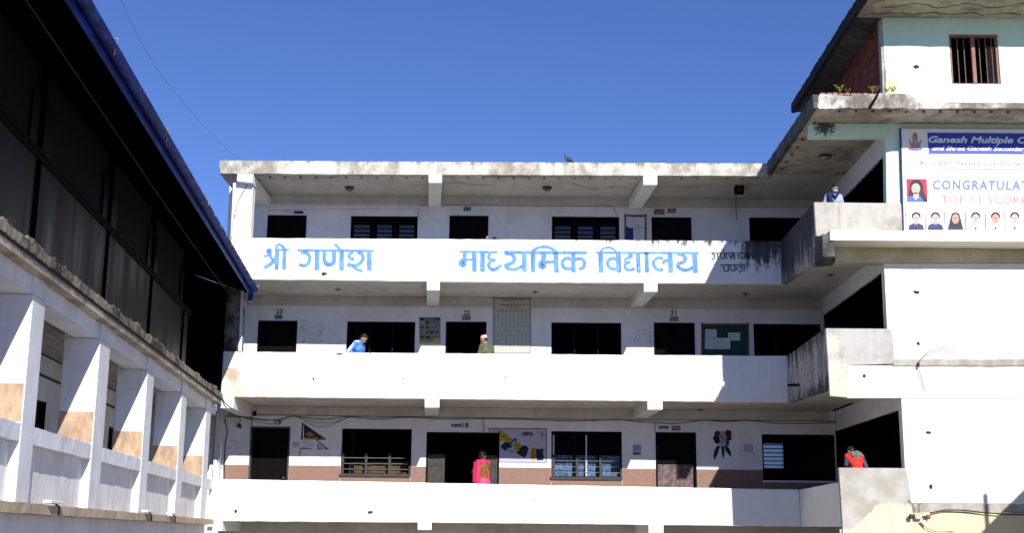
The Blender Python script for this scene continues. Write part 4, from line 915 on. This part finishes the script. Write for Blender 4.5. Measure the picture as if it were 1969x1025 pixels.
cable(px([(1788,988),(1810,983),(1830,981.5),(1860,983),(1900,987.5),(1940,990),(2010,991)], YR-.12), .018, 'black service cable drooping right from the insulators')
cable(px([(1747,962),(1757,975),(1760,987)], YR-.1), .010, 'short cable entering the insulators from the cement parapet')
cable(px([(1768,985),(1767,972),(1772,968)], YR-.1), .008, 'short stiff wire above the insulators')
cable(px([(1770,1005),(1785,1018),(1805,1024),(1836,1022)], YR-.1), .010, 'cable curling below the insulators')
ins = thing('service_bracket', 'electric service bracket with insulators at the bottom of the right wing', 'bracket', at(1767, 994, YR-.1))
for u, v, m_, r in ((1752, 994, 'wood_grey', .05), (1785, 995, 'frame_brown', .05)): MB().lathe(at(u, v, YR-.16), [(.03, -.05), (r, -.03), (r, .03), (.03, .05)], 'z', 12).build('insulator', M[m_], ins, smooth=True)
MB().poly([(1759,988.5),(1774,989),(1773,999.5),(1760,999)], YR-.15, .12).build('box', M['silver'], ins, bevel=.008); MB().poly([(1769,1003),(1782,1000),(1780,1014)], YR-.13, .02).build('shield', M['paper'], ins); MB().tube(px([(1750,994),(1787,994)], YR-.08), .014).build('rod', M['rust'], ins)
cable([L(-18.5, .98, 6.4), L(-16, 1.1, 6.15), L(-12, 1.4, 6.35), L(-8, 1.7, 6.9), L(-4, 2.0, 7.6), Vector((-6.3, 31.6, 9.7+ZC))], .0028, 'thin overhead wire crossing the sky from the blue gutter to the flat roof', 'wire_grey')
cable([L(-19, .25, 5.78), L(-14, .24, 5.74), L(-9, .23, 5.71), L(-4, .22, 5.72), L(-1.0, .22, 5.78)], .005, 'thin pale wire strung under the dark eave', 'wire_grey')
st = MB().tube([at(1692,172,26.6), at(1684,188,26.4), at(1672,206,26.35)], [.02, .03, .035], 7).build('stick', M['wood_dark']); tag(st, 'dark stick leaning over the broken kerb of the right wing', 'stick')

# ================================================================== WEEDS, PIGEON
def weed(u, v, h, n, m, label, seed, Y=26.7):
    rr = random.Random(seed); base = at(u, v, Y); t_ = thing('weed', label, 'plant', base, 'weeds on the broken kerb')
    mb = MB(); sm_ = MB()
    for k in range(n):
        a = rr.uniform(0, 6.28); ln = h*rr.uniform(.4, 1); tip = base+Vector((math.cos(a)*ln*.6, math.sin(a)*ln*.3, ln))
        sm_.tube([base, base.lerp(tip, .5)+Vector((0, 0, ln*.1)), tip], .0035, 4)
        for j in range(5):
            q = base.lerp(tip, rr.uniform(.35, 1)); e = Vector((rr.uniform(-1, 1), rr.uniform(-1, 1), rr.uniform(-.3, 1))).normalized()*rr.uniform(.02, .045); f_ = e.orthogonal().normalized()*.013
            mb.flat([q, q+e*.5+f_, q+e, q+e*.5-f_])
    sm_.build('stem', M[m], t_); mb.build('foliage', M[m], t_)
weed(1615, 178, .20, 14, 'plant', 'yellow green weed on the broken kerb, leftmost of them', 1); weed(1630, 178, .12, 6, 'plant2', 'small dry sprig between the weeds on the kerb', 2)
weed(1678, 178, .16, 16, 'plant', 'bushy green weed in front of the brick side wall', 3); weed(1684, 177, .18, 12, 'plant2', 'dry reddish weed beside the grey corner post', 4)
weed(1705, 178, .13, 14, 'plant', 'low weed against the peeling wall corner', 5); weed(1718, 177, .15, 12, 'plant', 'yellow weed at the foot of the mint green wall', 6)
weed(1762, 200, .05, 7, 'plant2', 'tiny dry sprig at the step of the kerb', 7)

# ------------------------------------------------------------------ soft bodies from overlapping tapered limbs
def blobmesh(parts, voxel, name, m, parent, smooth_n=4):
    """parts: (p, q, r0, r1) limbs or (centre, (rx, ry, rz), rotation) ellipsoids -> one continuous skin"""
    bm = bmesh.new()
    for pr in parts:
        if len(pr) == 4:
            p, q, a, b = Vector(pr[0]), Vector(pr[1]), pr[2], pr[3]; ln = (q-p).length; n_ = max(2, int(ln/(min(a, b)*.45))+1)
            for i in range(n_+1):
                t = i/n_; r_ = a+(b-a)*t
                bmesh.ops.create_icosphere(bm, subdivisions=2, radius=r_, matrix=Matrix.Translation(p.lerp(q, t)))
        else:
            c, s_, rot = pr; bmesh.ops.create_icosphere(bm, subdivisions=3, radius=1, matrix=Matrix.Translation(c) @ (rot.to_4x4() if rot else Matrix()) @ Matrix.Diagonal((*s_, 1)))
    me = bpy.data.meshes.new('b'); bm.to_mesh(me); bm.free(); o = bpy.data.objects.new('b', me); C.objects.link(o)
    md = o.modifiers.new('r', 'REMESH'); md.mode = 'VOXEL'; md.voxel_size = voxel
    ms_ = o.modifiers.new('s', 'SMOOTH'); ms_.iterations = smooth_n; ms_.factor = .5
    bpy.context.view_layer.update(); me2 = bpy.data.meshes.new_from_object(o.evaluated_get(bpy.context.evaluated_depsgraph_get())); bpy.data.objects.remove(o)
    for p in me2.polygons: p.use_smooth = True
    me2.materials.clear(); me2.materials.append(M[m])
    ob_ = bpy.data.objects.new(name, me2); C.objects.link(ob_); ob_.parent = parent; return ob_
pg = thing('pigeon', 'grey pigeon perched on the roof edge against the sky', 'bird', at(1094, 313, 31.85))
pg.rotation_euler.z = R(10); pg.scale = (1.1, 1.1, 1.1)
V = Vector
blobmesh([((-.02, 0, .09), (.085, .05, .055), Matrix.Rotation(R(25), 3, 'Y')), ((-.06, 0, .13), (-.085, 0, .185), .033, .022), ((-.09, 0, .20), (.026, .022, .024), None), ((-.108, 0, .198), (-.135, 0, .19), .007, .004), ((.04, 0, .07), (.13, 0, .02), .03, .012), ((.0, .02, .05), (.0, .02, .003), .008, .006), ((.0, -.02, .05), (.0, -.02, .003), .008, .006)], .006, 'body', 'pigeon' if 'pigeon' in M else 'tableink', pg, 2)
blobmesh([((.01, .045, .09), (.08, .015, .04), Matrix.Rotation(R(28), 3, 'Y')), ((.01, -.045, .09), (.08, .015, .04), Matrix.Rotation(R(28), 3, 'Y'))], .006, 'wing', 'pdark', pg, 2)

def person(label, foot, yaw, H=1.62, lean=0, head=(0, 0), armL=None, armR=None, top='shirt', topc=(.1, .2, .6), legc=(.03, .03, .04), hairm='hair', sleeves=True, topr=1.0, group='people on the balconies', female=False, skirt=None):
    """foot: world point between the feet; yaw: 0 faces the courtyard (-Y); arms given as elbow, wrist offsets"""
    t_ = thing('person', label, 'person', foot, group); t_.rotation_euler.z = yaw
    k = H/1.62; LR = Matrix.Rotation(lean, 3, 'X')               # lean > 0 bends towards -Y
    hip = V((0, 0, .86*k))
    def up(x, y, z): return hip + LR @ V((x*k, y*k, z*k))
    pel, waist, chest, nb = up(0, 0, .02), up(0, 0, .16), up(0, .0, .36), up(0, 0, .52)
    sw = .165 if female else .185
    sh = [up(-sw, .01, .475), up(sw, .01, .475)]
    HR = Matrix.Rotation(head[1], 3, 'Z') @ Matrix.Rotation(head[0]+lean*.5, 3, 'X')
    hd = nb + LR @ V((0, -.0, .05*k)) + HR @ V((0, -.02*k, .115*k))
    def hp(x, y, z): return hd + HR @ V((x*k, y*k, z*k))
    arms = []
    for i, (a, sgn) in enumerate(((armL, 1), (armR, -1))):
        s_ = sh[1] if sgn > 0 else sh[0]
        el, wr = a if a else ((sgn*.27, .02, 1.06), (sgn*.27, -.08, .84))
        arms.append((s_, V(el)*k, V(wr)*k))
    body = [(pel, waist, .125*k, .11*k), (waist, chest, .11*k, .12*k), (chest+V((-.05*k, 0, 0)), chest+V((.05*k, 0, 0)), .11*k, .11*k), (sh[0], sh[1], .055*k, .055*k), (nb, nb.lerp(hd, .6), .052*k, .048*k)]
    R3 = HR
    head_ = [(hd, (.074*k, .088*k, .105*k), R3), (hp(0, -.02, -.055), (.052*k, .062*k, .058*k), R3), (hp(0, -.065, -.095), (.024*k, .022*k, .022*k), R3), (hp(0, -.088, -.015), hp(0, -.103, -.038), .009*k, .014*k), (hp(0, -.085, -.067), (.024*k, .014*k, .009*k), R3),
             (hp(-.076, .0, -.02), (.012*k, .02*k, .03*k), R3), (hp(.076, .0, -.02), (.012*k, .02*k, .03*k), R3), (hp(0, -.08, .03), (.05*k, .018*k, .014*k), R3)]
    legs = []
    for sx in (-1, 1): legs += [(hip+V((sx*.09*k, 0, 0)), V((sx*.1*k, -.01, .46*k)), .088*k, .058*k), (V((sx*.1*k, -.01, .46*k)), V((sx*.1*k, .02, .08*k)), .056*k, .038*k), (V((sx*.1*k, .03, .045*k)), V((sx*.11*k, -.13*k, .03*k)), .036*k, .028*k)]
    hands = []
    for s_, e, w_ in arms:
        hands += [(s_, e, .05*k, .04*k), (e, w_, .038*k, .026*k)]
        dr = (w_-e).normalized(); sd_ = dr.cross(V((0, 0, 1))); sd_ = sd_.normalized() if sd_.length > .1 else V((1, 0, 0)); dn = sd_.cross(dr).normalized()*-1
        pm = w_+dr*.05*k; hands += [(w_, pm, .025*k, .03*k), (pm-sd_*.018*k, pm+sd_*.018*k, .02*k, .02*k)]
        for j, (off, ln) in enumerate(((-.030, .062), (-.010, .072), (.010, .068), (.029, .052))):
            a0 = pm+sd_*off*k+dr*.012*k; a1 = a0+dr*ln*.55*k+dn*.008; a2 = a1+dr*ln*.4*k+dn*.022; hands += [(a0, a1, .0095*k, .0085*k), (a1, a2, .0085*k, .007*k)]
        th = w_+dr*.02*k-sd_*.026*k; hands += [(th, th-sd_*.022*k+dr*.025*k, .0105*k, .0095*k), (th-sd_*.022*k+dr*.025*k, th-sd_*.026*k+dr*.05*k, .0095*k, .008*k)]
    blobmesh(body+head_+legs+hands, .0085, 'body', 'skin', t_, 3)
    # clothes follow the same limbs
    tm = 'cloth_'+str(len(M)); M[tm] = simple('%s_cloth' % top, topc, .85, .3, 14) if isinstance(topc, tuple) else None
    cl = [(pel+V((0, 0, -.06)), waist, .15*k*topr, .13*k*topr), (waist, chest, .13*k*topr, .138*k*topr), (chest+V((-.06*k, 0, 0)), chest+V((.06*k, 0, 0)), .125*k*topr, .125*k*topr), (sh[0], sh[1], .072*k*topr, .072*k*topr), (nb, nb+(hd-nb)*.18, .075*k, .062*k)]
    if sleeves:
        for s_, e, w_ in arms: cl += [(s_, e, .070*k*topr, .056*k*topr), (e, e.lerp(w_, .93), .054*k*topr, .040*k*topr)]
    blobmesh(cl, .013, top, tm, t_, 4)
    lm = 'cloth_'+str(len(M)); M[lm] = simple('trouser_cloth', legc, .85, .25, 16)
    lg = [(hip+V((0, 0, .0)), hip+V((0, 0, .04)), .145*k, .14*k)]
    for sx in (-1, 1): lg += [(hip+V((sx*.08*k, 0, 0)), V((sx*.1*k, 0, .46*k)), .105*k, .08*k), (V((sx*.1*k, 0, .46*k)), V((sx*.1*k, .02, .09*k)), .078*k, .062*k)]
    blobmesh(lg, .014, 'trousers', lm, t_, 3)
    blobmesh([(hp(-.03, -.086, .012), (.010*k, .006*k, .006*k), R3), (hp(.03, -.086, .012), (.010*k, .006*k, .006*k), R3)], .003, 'eyes', 'ink', t_, 1)
    return t_, hp, HR, k, up, nb, sh, arms
def hairpatch(ctx, parts, name='hair', m='hair', voxel=.009):
    t_, hp, HR, k = ctx[:4]; return blobmesh([((hp(*c)), tuple(q*k for q in s_), HR) if len(pr) == 2 else pr for pr in parts for c, s_ in ([pr] if len(pr) == 2 else [((0, 0, 0), (0, 0, 0))])], voxel, name, m, t_, 2)
SHORT = [((0, .022, .032), (.083, .085, .088)), ((0, .05, -.01), (.076, .052, .075)), ((0, -.03, .075), (.068, .058, .04))]
def mat(n_, c, r=.8): M[n_] = simple(n_, c, r, .25, 16); return n_
# man in the blue jacket, 2nd balcony, facing right and looking down
f2, f3, f1 = 3.54+ZC, 6.56+ZC, .49+ZC
def foot(u, v, Y, z): p = at(u, v, Y); return V((p.x, Y, z))
c1 = person('man in a light blue jacket with white shoulder stripe looking down on the middle balcony', foot(683, 660, 32.75, f2), R(68), 1.62, R(16), (R(34), R(0)), armL=((.26, -.08, 1.10), (.16, -.30, .98)), armR=((-.30, .02, 1.10), (-.27, -.22, 1.02)), top='jacket', topc=(.10, .26, .72))
hairpatch(c1, SHORT)
t_, hp, HR, k, up, nb, sh, arms = c1
blobmesh([(sh[0]+V((0, 0, .035)), arms[1][1]+V((-.03, 0, .0)), .05, .045), (nb+V((-.02, 0, .02)), sh[0]+V((0, 0, .035)), .035, .05)], .012, 'stripe', mat('white_cloth', (.75, .76, .80)), t_, 2)
blobmesh([(nb+V((-.05, -.07, .03)), nb+V((.05, -.07, .03)), .022, .022), (nb+V((-.05, -.07, .03)), nb+V((-.08, .02, .05)), .022, .022)], .009, 'collar', mat('blue_collar', (.16, .32, .78)), t_, 2)
# man in cap and olive jacket, back turned, looking left
c2 = person('man in a pink patterned cap and olive jacket turned away beside door 22', foot(938, 665, 32.7, f2), R(228), 1.55, R(8), (R(10), R(32)), armL=((.24, -.10, 1.08), (.12, -.26, 1.04)), armR=((-.24, .02, 1.06), (-.16, -.20, 1.0)), top='jacket', topc=(.115, .125, .07), topr=1.08)
hairpatch(c2, [((0, .03, .0), (.080, .07, .062))], m='hair')
t_, hp, HR, k = c2[:4]
capm = NG('pink_patterned_cap'); pn_ = capm.noise(45, (1, 1, 1), 2); M['cap'] = capm.done(capm.mix(capm.mr(pn_, .45, .6), (.72, .30, .30), (.80, .55, .50)), .8)
blobmesh([(hp(0, .008, .062), (.088*k, .10*k, .03*k), HR), (hp(0, .012, .09), (.086*k, .098*k, .035*k), HR), (hp(.012, .016, .122), (.076*k, .09*k, .022*k), HR)], .010, 'cap', 'cap', t_, 2)
# woman in pink shawl and brown knit
c3 = person('woman with black hair, brown knit top and pink shawl leaning at door 18', foot(929, 900, 32.62, f1), R(212), 1.62, R(6), (R(16), R(-30)), armL=((.20, -.14, 1.10), (.05, -.30, 1.02)), armR=((-.23, -.12, 1.08), (-.36, -.36, 1.03)), top='knit_top', topc=(.20, .085, .02), female=True, topr=1.0)
hairpatch(c3, SHORT+[((0, .065, -.03), (.06, .04, .07)), ((0, .085, .01), (.045, .04, .045))])
t_, hp, HR, k, up, nb, sh, arms = c3
mat('pink_shawl', (.60, .03, .12)); mat('pink_shawl2', (.64, .07, .18))
blobmesh([(sh[0]+V((.03, .05, .035)), nb+V((0, .05, .02)), .03, .045), (nb+V((0, .05, .02)), sh[1]+V((0, .04, .03)), .045, .05), (sh[1]+V((-.01, .05, .04)), sh[1]+V((.02, .08, -.50)), .062, .085), (sh[1]+V((.03, -.02, .0)), sh[1]+V((.05, .02, -.46)), .05, .075), (sh[0]+V((.0, .03, .04)), nb+V((0, -.08, 0)), .045, .045)], .012, 'shawl', 'pink_shawl', t_, 3)
blobmesh([(up(-.07, .01, -.06), up(.07, .01, -.06), .138, .138), (up(-.07, .01, .0), up(.07, .01, .0), .134, .134), (up(0, .05, -.04), up(0, .05, .02), .12, .12)], .014, 'hem', 'pink_shawl2', t_, 2)
blobmesh([(nb+V((.04, .10, -.02)), nb+V((-.10, .12, -.22)), .028, .022), (nb+V((-.10, .12, -.22)), nb+V((-.12, .12, -.42)), .022, .018)], .010, 'shawl_end', 'pink_shawl2', t_, 2)
for j in range(5): blobmesh([(nb+V((-.10, .122, -.14-j*.065)), nb+V((.06, .13, -.155-j*.065)), .010, .010)], .006, 'knit_fold', mat('dark_knit_fold', (.06, .03, .012)), t_, 1)
# person in the red vest, right wing lowest balcony
c4 = person('person in a bright red vest and grey hood, head bent, on the right wing balcony', foot(1650, 880, 28.35, f1+.10), R(200), 1.52, R(20), (R(42), R(-10)), armL=((.20, -.20, 1.12), (.04, -.32, 1.04)), armR=((-.27, -.10, 1.08), (-.22, -.30, 1.02)), top='vest', topc=(.80, .035, .025), sleeves=False, topr=1.12)
hairpatch(c4, SHORT)
t_, hp, HR, k, up, nb, sh, arms = c4
sm4 = []
for s_, e, w_ in arms: sm4 += [(s_, e, .065, .055), (e, e.lerp(w_, .93), .053, .042)]
blobmesh(sm4, .013, 'sleeve', mat('blue_grey_sleeve', (.05, .07, .14)), t_, 3)
blobmesh([(nb+V((-.08, .10, .0)), nb+V((.08, .10, .0)), .075, .075), (nb+V((0, .12, .02)), nb+V((0, .13, -.07)), .08, .06), (nb+V((-.08, .03, .03)), nb+V((-.05, -.05, .03)), .04, .03), (nb+V((.08, .03, .03)), nb+V((.05, -.05, .03)), .04, .03)], .012, 'hood', mat('grey_hood', (.16, .16, .14)), t_, 3)
# masked student, right wing top balcony, facing the courtyard
c5 = person('student with black hair and light blue face mask on the right wing top balcony', foot(1601, 390, 28.1, f3-.06), R(6), 1.42, R(12), (R(18), R(8)), armL=((.26, -.05, 1.08), (.20, -.26, 1.04)), armR=((-.26, -.05, 1.08), (-.20, -.26, 1.04)), top='shirt', topc=(.35, .42, .62), female=True)
hairpatch(c5, SHORT+[((0, .07, -.05), (.06, .04, .08))])
t_, hp, HR, k, up, nb, sh, arms = c5
blobmesh([(hp(0, -.045, -.055), (.068*k, .062*k, .048*k), HR), (hp(0, -.085, -.045), (.03*k, .028*k, .034*k), HR)], .008, 'mask', mat('light_blue_mask', (.18, .52, .72)), t_, 2)
blobmesh([(nb+V((-.09, -.03, .02)), nb+V((.0, -.13, -.10)), .035, .03), (nb+V((.09, -.03, .02)), nb+V((.0, -.13, -.10)), .035, .03), (nb+V((-.13, -.03, -.03)), nb+V((-.10, -.12, -.25)), .06, .06)], .011, 'waistcoat', mat('navy_waistcoat', (.012, .016, .07)), t_, 2)
# child peeping over the top balcony
c6 = person('dark haired child barely showing over the top balcony by the middle door', foot(946, 460, 32.4, f3), R(150), 1.17, R(14), (R(30), R(20)), armL=((.28, -.10, 1.3), (.30, -.16, 1.56)), top='jumper', topc=(.05, .04, .05), group='people on the balconies')
hairpatch(c6, SHORT)

# ================================================================== TIN SHED WITH A POST, out of frame to the right, whose shadow falls on the lower right
sh_ = thing('lean_to_shed', 'steep roofed shed beside the right wing, outside the picture', 'shed', (13, 21, 0))
MB().hexa([V(p) for p in ((10.6, 19, 0), (17, 19, 0), (17, 22, 0), (10.6, 22, 0), (10.6, 19, 2.75+ZC), (17, 19, 8.7+ZC), (17, 22, 8.7+ZC), (10.6, 22, 2.75+ZC))]).build('wall', M['beige'], sh_)
MB().tube([V((11.78, 21.6, 3+ZC)), V((11.78, 21.6, 4.62+ZC))], .05, 10).tube([V((11.78, 21.6, 4.6+ZC)), V((11.76, 21.6, 5.6+ZC))], .008, 6).build('post', M['wood_grey'], sh_)
